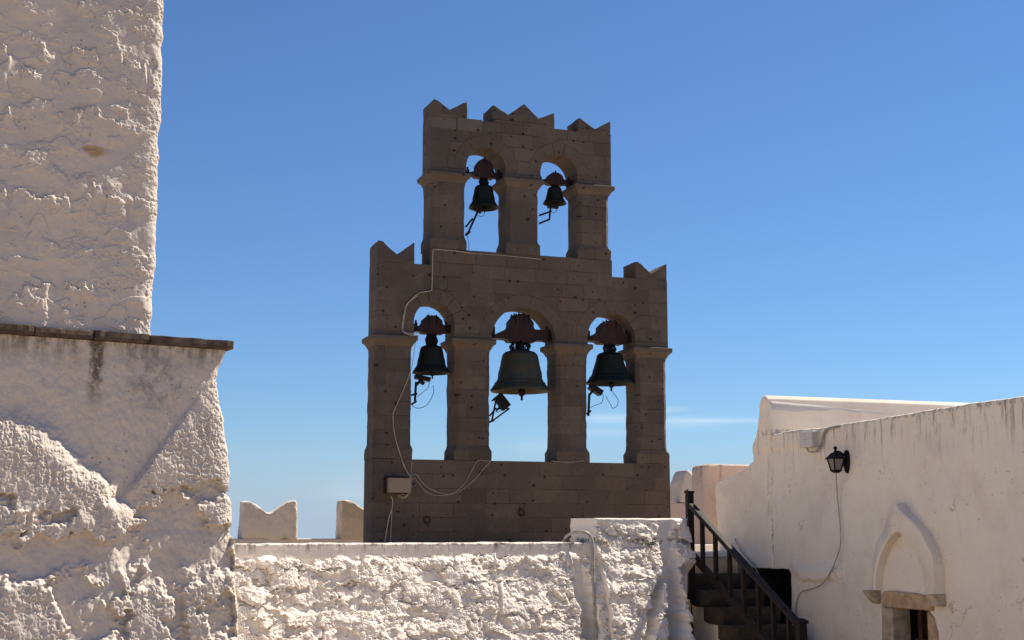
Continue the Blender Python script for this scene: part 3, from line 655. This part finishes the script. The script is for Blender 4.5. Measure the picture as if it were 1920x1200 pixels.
# ------------------------------------------------------------------ cables, box, rings on the belfry front
def S(px, py, o=.02): x, z = onY(px, py, YF-o); return Vector((x, YF-o, z))
def cable(name, label, pts, r, mat='cable', cat='cable', k=6, group=None):
    o = MB().tube(catmull(pts, k), r*(.72 if mat == 'cable' else 1), 8).build(name, M[mat], None, smooth=True)
    return tag(o, label, cat, group)
cable('cable', 'pale cable bent square below the upper sill, then round the left arch to its impost',
      [S(882,474.5,.03), S(870,473,.03), S(850,470,.03), S(830,468.5,.03), S(816,468,.03), S(812,471,.03), S(811,500,.03), S(810,538,.03), S(808,545,.03), S(790,548,.03), S(782,552,.03), S(764,569,.03), S(758,585,.03), S(754,615,.03), S(757,623,.10), S(770,628,.10), S(785,629,.10)], .0095)
cable('cable', 'very thin pale wire lying along the sill between the tiers', [S(1014,486,.02), S(985,483,.02), S(930,478,.02), S(882,475,.025)], .006)
cable('cable', 'thin second cable hugging the left side of the lower left arch', [S(783,554,.03), S(767,567,.03), S(761,580,.03), S(757,605,.03), S(756,617,.04), S(762,624,.10), S(785,626,.105)], .007)
cable('cable', 'long pale cable slanting down the lower left pier to the beige box',
      [S(783,632,.09), S(778,650,.07), S(771,692,.05), S(757,730,.03), S(740,768,.03), S(737,780,.03), S(740,815,.03), S(750,850,.03), S(758,875,.03), S(768,893,.03), S(770,905,.03), S(766,925,.04), S(758,932,.04), S(748,928,.04)], .008)
cable('cable', 'thinner cable beside the long one on the lower left pier', [S(737,790,.03), S(741,820,.03), S(747,842,.03), S(756,868,.03), S(766,888,.03), S(772,897,.03), S(771,915,.03), S(764,930,.04), S(754,934,.04), S(744,929,.05)], .006)
cable('cable', 'short cable dropping from the left sill to the beige box', [S(773,865,.02), S(771,882,.03), S(770,900,.03), S(770,916,.035), S(763,928,.05), S(752,926,.05)], .006)
cable('cable', 'upper of two cables swagging from the beige box to the middle sill', [S(770,898,.025), S(774,890,.025), S(782,891,.025), S(792,905,.025), S(806,916,.025), S(828,925,.025), S(848,925,.025), S(868,910,.025), S(882,888,.025), S(892,868,.025), S(900,863,.025), S(920,865,.025)], .006)
cable('cable', 'lower of the two cables swagging from the beige box to the middle sill', [S(770,902,.03), S(776,897,.03), S(784,904,.03), S(796,920,.03), S(812,928,.03), S(838,928,.03), S(862,921,.03), S(888,901,.03), S(906,880,.03), S(919,866,.03)], .006)
cable('cable', 'short pale cable lying on the sill at the foot of the third lower pier', [S(1034,864,.03), S(1050,866,.03), S(1072,866.5,.03), S(1095,864,.03)], .006)
cable('cable', 'dark wire looping below the left bell of the lower tier', [B(812,722), B(813,735), B(806,752), B(795,763), B(780,765), B(771,758)], .005, 'bcable')
cable('cable', 'dark wire looping below the right bell of the lower tier', [B(1143,728), B(1154,742), B(1159,752), B(1156,762), B(1148,765), B(1145,758), B(1140,751), B(1136,742)], .005, 'bcable')
cable('cable', 'thin dark wire hanging from the upper left hammer to the sill', [B(876,442), B(878,452), B(879,462), B(877,474)], .004, 'bcable')
a, b = S(724,897), S(764,924)
t = thing('junction_box', 'beige metal junction box on a dark backboard low on the left of the bell tower', 'electrical box', ((a.x+b.x)/2, YF-.02, b.z))
MB().box(a.x-.035, b.x-.03, YF-.045, YF-.0195, b.z-.01, a.z+.035).build('backboard', M['rust'], t, bevel=.003)
MB().box(a.x, b.x, YF-.18, YF-.045, b.z, a.z).build('box_body', M['boxgrey'], t, bevel=.01)
MB().box(a.x-.006, b.x+.006, YF-.20, YF-.178, b.z-.004, a.z+.004).build('lid', M['boxgrey'], t, bevel=.006)
cable('conduit', 'thicker forked conduit running down from the beige box to the wall top', [S(733,931,.03), S(736,938,.03), S(735,953,.03), S(729,972,.03), S(724,1000,.03), S(721,1022,.03)], .014, 'cable', 'conduit')
cable('conduit', 'thinner right branch of the conduit below the beige box', [S(735,957,.03), S(734,975,.03), S(733,1000,.03), S(731,1022,.03)], .008, 'cable', 'conduit')
def ring(label, px, py):
    c = S(px, py, .04); t = thing('iron_ring', label, 'ring', c, 'tethering rings on the bell tower')
    MB().torus(c, .05, .010).build('ring', M['rust'], t, smooth=True)
    MB().tube([c+Vector((0,.05,.055)), c+Vector((0,0,.058)), c+Vector((0,-.012,.05))], .011, 8).build('eye', M['rust'], t)
ring('rusty iron ring on the belfry base, below the swagging cables', 801, 975)
ring('rusty iron ring on the belfry base, under the middle opening', 978, 961)

# ------------------------------------------------------------------ far battlement behind
bat = thing('battlement', 'low whitewashed parapet with swallowtail merlons behind the bell tower, left of it', 'battlement', (4, 22.7, TZ))
MB().box(1.0, 9.2, 22.52, 22.95, TZ+.003, 2.665).build('parapet', M['merlon'], bat, bevel=.02)
def m_pts(x0, x1, zv, zp): 
    w = x1-x0; return [(x0, zp-.015), (x0+w*.06, zp), (x0+w*.14, zp-.005), (x0+w*.26, zp-.06), (x0+w*.44, zv+.02), (x0+w*.5, zv), (x0+w*.57, zv+.02), (x0+w*.76, zp-.06), (x0+w*.88, zp), (x0+w*.97, zp+.012), (x0+w, zp-.01)]
for x0, x1, zv, zp, sd, mt in ((3.41,4.27,3.065,3.265,3,'merlon'),(5.02,5.90,3.10,3.29,5,'tanstone')):
    p = m_pts(x0, x1, zv, zp); rough_block('merlon', [(x0-.01, 2.66)]+p+[(x1+.02, 2.66)], 22.5, 22.9, M[mt], bat, .020, sd, .035, .03); bat.children[-1]['label'] = 'white merlon, its left side standing clear' if mt == 'merlon' else 'tan brown merlon half hidden by the bell tower'
far = thing('far_wall', 'low pinkish wall with one pointed merlon between bell tower and stair post', 'wall', (11.6, 22.9, TZ))
MB().box(10.5, 13.2, 22.95, 23.15, TZ+.003, 3.295).build('wall_body', M['plaster_b'], far, bevel=.02)
rough_block('merlon', [(11.37,3.30),(11.385,3.5),(11.42,3.68),(11.47,3.80),(11.535,3.905),(11.60,3.86),(11.70,3.74),(11.80,3.70),(11.90,3.72),(12.0,3.30)], 22.96, 23.45, M['merlon'], far, .012, 8)

# ------------------------------------------------------------------ right building
XR = 8.90
bld = thing('whitewashed_building', 'shaded smooth whitewashed building at the right with a pointed arch over its little door', 'building', (XR+1.5, 13, 0))
prof = [(8.0,4.0),(10.67,4.03),(11.6,4.035),(12.5,4.015),(13.5,4.0),(14.1,3.985),(15.05,4.0),(15.36,3.985),(15.40,4.30),(15.43,4.44),(15.48,4.485),(15.54,4.48),(15.60,4.42),(15.64,4.25),(15.69,4.10),(15.76,3.97),(15.815,3.90),(15.83,3.88),(15.845,3.70),(15.87,3.665),(15.97,3.64),(16.1,3.59),(16.3,3.55),(16.5,3.50),(16.83,3.43),(16.86,3.38)]
yy = np.unique(np.concatenate([np.linspace(8, 10.4, 40), np.linspace(10.4, 16.86, 560), np.linspace(15.3, 15.9, 120)]))
ztop = np.interp(yy, [p[0] for p in prof], [p[1] for p in prof])+.008*fbm(yy, yy*0, .5, 4, 301)
vv = np.linspace(0, 1, 420); Yg, V = np.meshgrid(yy, vv); Zg = V*ztop[None, :]
H = .022*fbm(Yg, Zg, 1.1, 4, 311)+.004*fbm(Yg, Zg, .22, 4, 321)+.0016*billow(Yg, Zg, .06, 3, 331)
yb, zb = onX(1535, 1078, XR); dy_ = Yg-yb+.10*fbm(Yg, Zg, .3, 3, 371); dz_ = Zg-zb+.06*fbm(Yg, Zg, .25, 3, 375)-.25*np.abs(Yg-yb)*.5; q = np.sqrt((dy_/.62)**2+(dz_/.15)**2); H += .055*sst(1.1, .35, q)
cr = np.abs(Yg-(onX(1447, 950, XR)[0]+.03*fbm(Zg, Zg*0, .5, 4, 341))); H -= .010*sst(.03, .006, cr)*sst(3.9, 3.6, Zg)
H += .012*sst(3.78, 3.80, Zg+.02*fbm(Yg, Zg*0, .3, 3, 351))*sst(14.5, 14.7, Yg)
dt = ztop[None, :]-Zg; r = .03; H = H-np.where(dt < r, r-np.sqrt(np.clip(r*r-(r-dt)**2, 0, None)), 0)
ym, zm = (yy[:-1]+yy[1:])/2, (Zg[:-1,:-1]+Zg[1:,1:])/2; ymg = np.broadcast_to(ym[None,:], zm.shape)
pas = (onX(1488,1165,XR)[0]+.0, onX(1400,1062,XR)[0], onX(1440,1065,XR)[1])
drop = ((ymg > 12.27) & (ymg < 12.90) & (zm < 1.97)) | ((ymg > pas[0]+.012*fbm(zm, ymg*.3, .3, 3, 381)) & (ymg < pas[1]) & (zm < pas[2]+.008*fbm(ymg, zm*.3, .25, 3, 385)-.05*sst(pas[0]+.07, pas[0], ymg)**2) & (zm > .9))
sheet('street_wall', np.stack([XR-H, Yg, Zg], -1)[:, ::-1], (4.0, 0, 0), M['plaster'], bld, drop[:, ::-1])
# dark passage behind the stairs and door recess (boxes open to the court)
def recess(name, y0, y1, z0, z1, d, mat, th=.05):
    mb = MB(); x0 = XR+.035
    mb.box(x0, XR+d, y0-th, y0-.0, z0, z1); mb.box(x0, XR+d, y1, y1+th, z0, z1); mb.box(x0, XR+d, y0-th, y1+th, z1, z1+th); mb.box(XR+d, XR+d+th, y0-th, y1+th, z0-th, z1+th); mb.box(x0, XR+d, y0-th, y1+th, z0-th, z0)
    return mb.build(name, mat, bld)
recess('passage', pas[0]-.06, pas[1]+.015, .9, pas[2]+.05, 2.2, M['passdark'])
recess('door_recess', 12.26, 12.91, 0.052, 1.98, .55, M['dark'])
# roof parapet with rounded top, running back from the corner
pp = [(15.40,3.9)]+[(15.40, 4.30),(15.402,4.375),(15.415,4.40),(15.475,4.460),(15.53,4.487),(15.58,4.465),(15.61,4.40),(15.63,4.25),(15.70,3.9)]
rings = []
for k in range(41):
    x = XR+.04+k*.09; e = .012*float(fbm(np.array([x]), np.array([0.]), .6, 3, 361)[0]); dz = -.042*k*.09
    rings.append([(x, y_+e*.6, z_+(dz+e if z_ > 4.1 else -.02)) for y_, z_ in pp])
MB().loft(rings).build('roof_parapet', M['parapet'], bld, smooth=True)
# hood moulding over the door
oc = 12.63
half_o = [(.62,2.14),(.625,2.40),(.61,2.50),(.56,2.60),(.46,2.73),(.30,2.87),(.13,2.97),(.03,3.045),(0,3.06)]
half_i = [(.46,2.14),(.455,2.22),(.44,2.30),(.40,2.41),(.29,2.58),(.18,2.68),(.07,2.745),(.012,2.768),(0,2.77)]
mir = lambda L: [(oc+a, b) for a, b in L]+[(oc-a, b) for a, b in L[-2::-1]]
outer, inner = mir(half_o), mir(half_i)
fine = lambda L: [tuple(p)[:2] for p in catmull([(a, b, 0) for a, b in L], 5)]
fo, fi = fine(outer), fine(inner); n = len(fo); mb = MB(); xo = XR-.135; vs = []
for (a, b) in zip(fo, fi):
    k_ = float(sst(oc+.42, oc-.02, np.array(a[0]))); xa = XR-.012-.123*k_+.006*math.sin(a[1]*23); xo = XR-.105-.02*k_
    vs += [(XR+.05, a[0], a[1]), (xa+.012, a[0], a[1]), (xa, a[0]+(b[0]-a[0])*.06, a[1]+(b[1]-a[1])*.06), (xo, b[0]+(a[0]-b[0])*.08, b[1]+(a[1]-b[1])*.08), (xo+.012, b[0], b[1]), (XR+.05, b[0], b[1])]
fs = [(i*6+j, i*6+j+1, (i+1)*6+j+1, (i+1)*6+j) for i in range(n-1) for j in range(5)]+[(0,1,2,3,4,5), tuple((n-1)*6+j for j in range(6))]
mb.add(vs, fs).build('hood_mould', M['plaster'], bld, smooth=True)
for y0, y1, deep in ((13.135,13.262,1),(12.0,12.15,0)):
    q = [(XR-.135, 2.135),(XR-.13,2.11),(XR-.11,2.085),(XR-.09,2.05),(XR-.05,2.005),(XR-.025,1.995),(XR+.03,1.995),(XR+.03,2.135)] if deep else [(XR-.125,2.135),(XR-.12,2.085),(XR-.11,2.07),(XR-.105,2.03),(XR-.10,2.02),(XR+.03,2.02),(XR+.03,2.135)]
    w = y1-y0; rings = [[(x, y, z) for x, z in q] for y in (y0, y1)]
    rings = [[(x, y0+w*f, z+(2.135-z)*e) for x, z in q] for f, e in ((0,.08),(.1,0),(.9,0),(1,.08))]
    MB().loft(rings).build('corbel', M['sandgrey'], bld)
# stone door frame and door
rough_x = lambda nm, poly, mat, x0, sd: MB().prism(poly, x0, XR+.2, 'x').build(nm, M[mat], bld, bevel=.02, seg=3)
rough_x('lintel', [(12.19,1.965),(12.20,2.105),(12.5,2.135),(12.9,2.14),(13.02,2.13),(13.065,2.095),(13.07,1.965)], 'sand', XR-.045, 1)
rough_x('jamb', [(12.885,1.45),(12.885,1.963),(13.08,1.963),(13.10,1.45)], 'sandgrey', XR-.035, 2)
rough_x('jamb', [(12.895,.8),(12.885,1.448),(13.12,1.448),(13.12,.8)], 'sandgrey', XR-.04, 3)
rough_x('jamb', [(12.885,0.01),(12.885,.798),(13.13,.798),(13.13,.01)], 'sandgrey', XR-.035, 3)
rough_x('jamb', [(12.13,1.1),(12.14,1.75),(12.20,1.90),(12.285,1.963),(12.285,1.1)], 'sand', XR-.03, 4)
rough_x('jamb', [(12.13,.01),(12.13,1.098),(12.285,1.098),(12.285,.01)], 'sand', XR-.03, 4)
door = MB(); xd = XR+.28
for k in range(4): door.box(xd, xd+.05, 12.285+k*.152, 12.285+k*.152+.142, .06, 1.955)
door = door.build('door', M['doorwood'], bld, bevel=.006)
mb = MB(); mb.box(xd-.05, xd-.002, 12.74, 12.80, .06, 1.95); mb.box(xd-.05, xd-.002, 12.42, 12.47, .06, 1.95); mb.box(xd-.045, xd-.003, 12.29, 12.88, 1.60, 1.645); mb.box(xd-.045, xd-.003, 12.29, 12.88, 1.02, 1.06)
mb.build('door_batten', M['doorwood'], door, bevel=.005)
MB().tube(catmull([(xd-.06,12.62,1.15),(xd-.10,12.62,1.13),(xd-.10,12.62,.99),(xd-.06,12.62,.97)]), .01).build('door_handle', M['iron'], door)
# weathered wall stub at the back of the terrace
yS = 17.3; a0 = onY(1319, 871, yS)[0]; zt = onY(1319, 870, yS)[1]
stub = tag(rough_block('stub_wall', [(a0, TZ+.003), (a0, zt-.03), (a0+.06, zt), (a0+.35, zt+.005), (a0+.9, zt-.01), (a0+1.2, zt), (a0+1.2, TZ+.003)], yS, yS+.38, M['plaster_b'], None, .012, 12), 'short weathered pinkish wall stub with dark top, behind the left end of the right-hand building', 'wall')
st = MB().box(7.95, 9.05, 16.98, yS-.02, TZ+.004, 2.60); st.box(8.3, 9.04, 16.6, 16.96, TZ+.004, 2.515)
tag(st.build('ledge', M['midwall'], None, bevel=.02), 'low whitewashed ledge at the top of the stairs, in front of the wall stub', 'ledge')

# ------------------------------------------------------------------ stairs
stair = thing('staircase', 'worn stone staircase with rough jutting treads between the courtyard wall and the right building', 'staircase', (8.3, 14, 0))
RUN, RISE, Y0s, Z0s, NS = .355, .188, 15.48, 2.26, 12
TXR = 8.62
side = [(15.755, .004), (15.755, Z0s-.10)]
for k in range(NS): side += [(Y0s-RUN*k+.06, Z0s-RISE*k-.10), (Y0s-RUN*k+.06, Z0s-RISE*(k+1)-.10)]
side[-1] = (side[-1][0], .004)
MB().prism(side, 7.87, TXR-.03, 'x').build('stair_body', M['plaster'], stair)
j1 = lambda a, x, k, q: a*float(perlin(np.array([x*7+k*3.7+q*11.3]), np.array([k*1.9+q*2.7]), 400)[0])
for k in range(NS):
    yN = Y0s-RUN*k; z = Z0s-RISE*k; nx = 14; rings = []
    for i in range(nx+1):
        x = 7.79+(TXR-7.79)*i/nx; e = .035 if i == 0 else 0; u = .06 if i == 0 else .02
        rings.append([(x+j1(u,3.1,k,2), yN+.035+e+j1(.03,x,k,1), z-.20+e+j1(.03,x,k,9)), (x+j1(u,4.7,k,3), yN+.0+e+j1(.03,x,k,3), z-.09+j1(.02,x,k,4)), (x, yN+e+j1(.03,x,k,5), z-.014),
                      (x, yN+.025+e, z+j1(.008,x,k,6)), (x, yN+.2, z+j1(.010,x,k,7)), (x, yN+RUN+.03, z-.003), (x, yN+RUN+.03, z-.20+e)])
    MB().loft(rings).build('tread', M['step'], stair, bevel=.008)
rail = thing('stair_railing', 'dark brown wooden stair railing with square balusters and a tall capped newel post', 'railing', (7.76, 15.3, 1.95))
XQ = 7.76
hz = lambda y: 3.085+.528*(y-15.36)
ny_ = onX(1294, 1000, XQ)[0]; nz1 = onX(1294, 925, XQ)[1]; nz0 = onX(1294, 1124, XQ)[1]
MB().box(XQ-.04, XQ+.04, ny_-.04, ny_+.04, nz0, nz1).build('newel_post', M['darkwood'], rail, bevel=.005)
MB().loft([[(XQ+a*r_, ny_+b*r_, nz1+h_) for a, b in ((-1,-1),(1,-1),(1,1),(-1,1))] for r_, h_ in ((.040,.001),(.047,.006),(.047,.03),(.012,.055))]).build('post_cap', M['darkwood'], rail)
yb2 = onX(1502, 1175, XQ)[0]; zb2 = hz(yb2)+.03
MB().box(XQ-.045, XQ+.045, yb2-.045, yb2+.045, zb2-1.0, zb2).build('newel_post', M['darkwood'], rail, bevel=.005)
MB().loft([[(XQ+a*r_, yb2+b*r_, zb2+h_) for a, b in ((-1,-1),(1,-1),(1,1),(-1,1))] for r_, h_ in ((.045,.001),(.058,.006),(.058,.035),(.02,.06))]).build('post_cap', M['darkwood'], rail)
MB().bar((XQ, ny_-.04, hz(ny_-.04)), (XQ, yb2+.045, hz(yb2+.045)), .075, .055).build('handrail', M['darkwood'], rail, bevel=.006)
MB().bar((XQ, ny_-.04, hz(ny_-.04)-.59), (XQ, yb2+.045, hz(yb2+.045)-.59), .05, .09).build('lower_rail', M['darkwood'], rail, bevel=.006)
for px in (1317,1341,1367,1392,1419,1446,1474):
    y = onX(px, 1000, XQ)[0]; MB().box(XQ-.022, XQ+.022, y-.025, y+.025, hz(y)-.56, hz(y)-.012).build('baluster', M['darkwood'], rail, bevel=.004)

# ------------------------------------------------------------------ fittings on the right wall
lx = XR-.17; ly = onX(1567, 862, lx)[0]
zb_, zt_, zf_ = onX(1568, 883, lx)[1], onX(1568, 860, lx)[1], onX(1568, 840, lx)[1]
lamp = thing('wall_lantern', 'black wall lantern with four tapered frosted panes on a curved bracket', 'lantern', (lx, ly, zb_))
w0, w1 = .040, .068
sq = lambda w, z: [(lx+a*w, ly+b*w, z) for a, b in ((-1,-1),(1,-1),(1,1),(-1,1))]
for i in range(4):
    a, b = ((-1,-1),(1,-1),(1,1),(-1,1))[i], ((-1,-1),(1,-1),(1,1),(-1,1))[(i+1) % 4]; k = .93
    P = [Vector((lx+c[0]*w*k, ly+c[1]*w*k, z)) for c, w, z in ((a,w0,zb_+.012),(b,w0,zb_+.012),(b,w1,zt_-.004),(a,w1,zt_-.004))]
    nn = (P[1]-P[0]).cross(P[3]-P[0]).normalized()*.004
    MB().add(P+[p-nn for p in P], [(0,1,2,3),(7,6,5,4),(0,4,5,1),(1,5,6,2),(2,6,7,3),(3,7,4,0)]).build('pane', M['glass'], lamp)
mb = MB()
for a, b in ((-1,-1),(1,-1),(1,1),(-1,1)): mb.bar((lx+a*w0, ly+b*w0, zb_), (lx+a*w1, ly+b*w1, zt_), .014, .014)
mb.loft([sq(w0*.55, zb_-.022), sq(w0*1.05, zb_-.006), sq(w0*1.12, zb_+.012)]); mb.build('frame', M['iron'], lamp)
MB().loft([sq(w1*1.28, zt_-.004), sq(w1*1.22, zt_+.008), sq(w1*.85, zt_+.035), sq(w1*.55, zt_+.065), sq(w1*.22, zt_+.075), sq(w1*.2, zf_-.03)]).build('lamp_roof', M['iron'], lamp)
MB().lathe([(.012,-.04),(.014,-.02),(.02,-.01),(.022,.0),(.018,.012),(.006,.022)], (lx, ly, zf_), 14).build('finial', M['iron'], lamp, smooth=True)
MB().tube(catmull([(lx, ly, zf_-.045), (lx+.04, ly, zf_-.04), (lx+.09, ly, zf_-.065), (XR-.04, ly, zf_-.12)]), .013).build('bracket', M['iron'], lamp, smooth=True)
MB().loft([[(x_, ly+r_*.65*math.cos(2*math.pi*i/20), zf_-.15+r_*1.55*math.sin(2*math.pi*i/20)) for i in range(20)] for x_, r_ in ((XR+.03,.085),(XR-.035,.085),(XR-.05,.07),(XR-.06,.03))]).build('wall_plate', M['iron'], lamp, smooth=True)
W = lambda px, py, o=.02: (lambda q: Vector((XR-o, q[0], q[1])))(onX(px, py, XR-o))
cable('cable', 'pale cable from the black lantern curving down left to the dark stair opening',
      [Vector((lx, ly, zb_-.02)), W(1568,900,.10), W(1570,930,.05), W(1573,960,.04), W(1576,995,.04), W(1575,1025,.04), W(1566,1053,.05), W(1553,1080,.07), W(1537,1098,.07), W(1515,1106,.05), W(1502,1110,.05), W(1495,1125,.04), W(1492,1145,.04), W(1491,1170,.04)], .010, 'cable')
a, b = W(1501,811,.05), W(1529,838,.05)
t = thing('utility_box', 'small pale utility box on the right wall near the roof corner', 'electrical box', (XR-.05, (a.y+b.y)/2, b.z))
MB().box(XR-.085, XR+.02, b.y+.02, a.y-.02, b.z, a.z).build('box_body', M['boxwhite'], t, bevel=.015)
MB().lathe([(.008,0),(.008,.004)], (XR-.088, (a.y+b.y)/2, (a.z+b.z)/2), 10).build('screw', M['iron'], t)
MB().tube(catmull([W(1513,840,.05), W(1516,846,.05), W(1524,848,.05), W(1532,845,.04), W(1536,838,.03)]), .010, 8).build('gland_cable', M['cable'], t, smooth=True)
cable('conduit', 'pale conduit rising beside the pale utility box and bending over the wall top', [W(1532,846,.03), W(1538,836,.03), W(1542,822,.03), W(1546,811,.03), W(1553,804,.03), W(1565,801,.02), W(1576,799,.0)], .017, 'pvc', 'conduit')
H_ = lambda px, py, o=.03: (lambda q: midp(q[0], o, q[1]))(onM(px, py, o))
TN3 = Vector((TN[0], TN[1], 0))
pipe = [H_(1052,1024,-.5), H_(1060,1009,-.4), H_(1066,1003,-.25), H_(1078,998,-.1), H_(1092,997,.02), H_(1103,1001,.06), H_(1109,1010,.07), H_(1111,1022,.08), H_(1112,1050,.10), H_(1113,1090,.13), H_(1115,1140,.17), H_(1117,1200,.20), H_(1118,1280,.24)]
pipe += [pipe[-1]+TN3*.18+Vector((.01,0,.9-pipe[-1].z)), pipe[-1]+TN3*.40+Vector((.01,0,.02-pipe[-1].z))]
cable('hose', 'grey hose bent over the courtyard wall and hanging down beside the raised block', pipe, .019, 'pvc', 'hose')
cable('cable', 'thin pale cable sloping down the wall behind the railing into the dark stair opening', [W(1378,1010,.02), W(1383,1022,.03), W(1395,1040,.03), W(1412,1058,.04), W(1424,1080,.06), W(1436,1104,.08)], .010, 'cable')
cable('cable', 'thin vertical cable in the corner below the newel post', [Vector((7.73,15.36,1.95)), Vector((7.735,15.33,1.5)), Vector((7.73,15.34,.9)), Vector((7.73,15.33,.02))], .010, 'bcable')

# ------------------------------------------------------------------ sky and sun
SEL, SAZ = R(50), R(12)                  # elevation; azimuth from +X towards +Y
sv = Vector((math.cos(SEL)*math.cos(SAZ), math.cos(SEL)*math.sin(SAZ), math.sin(SEL)))
sd = bpy.data.lights.new('sun', 'SUN'); sd.energy = 5.0; sd.angle = R(.5); sd.color = (1, .90, .755)
so = bpy.data.objects.new('sun', sd); COL.objects.link(so); so.rotation_euler = (-sv).to_track_quat('-Z', 'Y').to_euler(); so.location = (20, 5, 25)
w = bpy.data.worlds.new('World'); scene.world = w; w.use_nodes = True; wt = w.node_tree
bg = wt.nodes['Background']; bg.inputs[1].default_value = .05
sk = wt.nodes.new('ShaderNodeTexSky'); sk.sky_type = 'NISHITA'; sk.sun_disc = False; sk.sun_elevation = SEL; sk.sun_rotation = R(90)-SAZ
sk.air_density = 1.0; sk.dust_density = 0; sk.ozone_density = 6; sk.altitude = 0
tc = wt.nodes.new('ShaderNodeTexCoord'); mp = wt.nodes.new('ShaderNodeMapping'); mp.inputs['Scale'].default_value = (3, 3, 38)
no = wt.nodes.new('ShaderNodeTexNoise'); no.inputs['Scale'].default_value = 1.3; no.inputs['Detail'].default_value = 6; no.inputs['Roughness'].default_value = .55
sx = wt.nodes.new('ShaderNodeSeparateXYZ'); r1 = wt.nodes.new('ShaderNodeMapRange'); r2 = wt.nodes.new('ShaderNodeMapRange'); r3 = wt.nodes.new('ShaderNodeMapRange')
for n_, v in ((r1,(.35,.65,.35,1.)),(r2,(.13,.085,0,1)),(r3,(.0,.02,0,1))):
    n_.interpolation_type = 'SMOOTHSTEP'
    for i, x in enumerate(v): n_.inputs[i+1].default_value = x
mu = wt.nodes.new('ShaderNodeMath'); mu.operation = 'MULTIPLY'; mu2 = wt.nodes.new('ShaderNodeMath'); mu2.operation = 'MULTIPLY'
mx = wt.nodes.new('ShaderNodeMix'); mx.data_type = 'RGBA'; mx.inputs[7].default_value = (9.5, 10.5, 11.5, 1)
lk = wt.links.new
lk(tc.outputs['Generated'], mp.inputs[0]); lk(mp.outputs[0], no.inputs['Vector']); lk(no.outputs['Fac'], r1.inputs[0])
lk(tc.outputs['Generated'], sx.inputs[0]); lk(sx.outputs[2], r2.inputs[0]); r2.inputs[1].default_value = .3; r2.inputs[2].default_value = .2; lk(sx.outputs[2], r3.inputs[0])
def wm(op, a, b=0.):
    n_ = wt.nodes.new('ShaderNodeMath'); n_.operation = op
    for i_, v_ in enumerate((a, b)):
        if isinstance(v_, bpy.types.NodeSocket): lk(v_, n_.inputs[i_])
        else: n_.inputs[i_].default_value = v_
    return n_.outputs[0]
def wdot(v):
    n_ = wt.nodes.new('ShaderNodeVectorMath'); n_.operation = 'DOT_PRODUCT'; n_.inputs[1].default_value = v; lk(tc.outputs['Generated'], n_.inputs[0]); return n_.outputs['Value']
az_ = wm('DIVIDE', wdot((RT[0], RT[1], 0)), wdot((FW[0], FW[1], 0))); el_ = wm('DIVIDE', wdot((0, 0, 1)), wdot((FW[0], FW[1], 0)))
wav = wm('ADD', el_, wm('MULTIPLY', wm('SUBTRACT', no.outputs['Fac'], .5), .012)); tot = None
for a_, e_, wa, we, k_ in ((.150,.0800,.045,.0022,.50),(.120,.0785,.030,.0045,.30),(.068,.0825,.022,.0035,.42),(.062,.071,.030,.0045,.25),(.020,.0605,.020,.005,.30),(.115,.0888,.012,.0018,.25),(-.11,.030,.03,.012,.20)):
    da = wm('DIVIDE', wm('SUBTRACT', az_, a_), wa); de_ = wm('DIVIDE', wm('SUBTRACT', wav, e_), we)
    g_ = wm('MULTIPLY', wm('POWER', 2.718, wm('MULTIPLY', wm('ADD', wm('MULTIPLY', da, da), wm('MULTIPLY', de_, de_)), -1.)), k_)
    tot = g_ if tot is None else wm('ADD', tot, g_)
tot = wm('MULTIPLY', tot, wm('GREATER_THAN', wdot((FW[0], FW[1], 0)), 0.))
lk(wm('MULTIPLY', tot, r1.outputs[0]), mu.inputs[0]); lk(r2.outputs[0], mu.inputs[1]); lk(mu.outputs[0], mu2.inputs[0]); lk(r3.outputs[0], mu2.inputs[1])
tn = wt.nodes.new('ShaderNodeMix'); tn.data_type = 'RGBA'; tn.blend_type = 'MULTIPLY'; tn.inputs[0].default_value = 1; tn.inputs[7].default_value = (.85, 1.04, 1.25, 1); tn.clamp_result = False
lk(sk.outputs[0], tn.inputs[6]); lk(mu2.outputs[0], mx.inputs[0]); hz_ = wt.nodes.new('ShaderNodeMix'); hz_.data_type = 'RGBA'; hz_.inputs[7].default_value = (4.4, 5.7, 7.7, 1)
r4 = wt.nodes.new('ShaderNodeMapRange'); r4.interpolation_type = 'SMOOTHSTEP'; lk(sx.outputs[2], r4.inputs[0])
for i, x in enumerate((.085, .0, 0, .85)): r4.inputs[i+1].default_value = x
lk(r4.outputs[0], hz_.inputs[0]); lk(tn.outputs[2], hz_.inputs[6]); lk(hz_.outputs[2], mx.inputs[6]); lk(mx.outputs[2], bg.inputs[0])

vs_ = scene.view_settings; scene.display_settings.display_device = 'sRGB'
vs_.view_transform = 'Standard'; vs_.look = 'None'; vs_.gamma = 1; vs_.exposure = .87; vs_.use_curve_mapping = False
scene.render.resolution_x, scene.render.resolution_y = 1024, 640
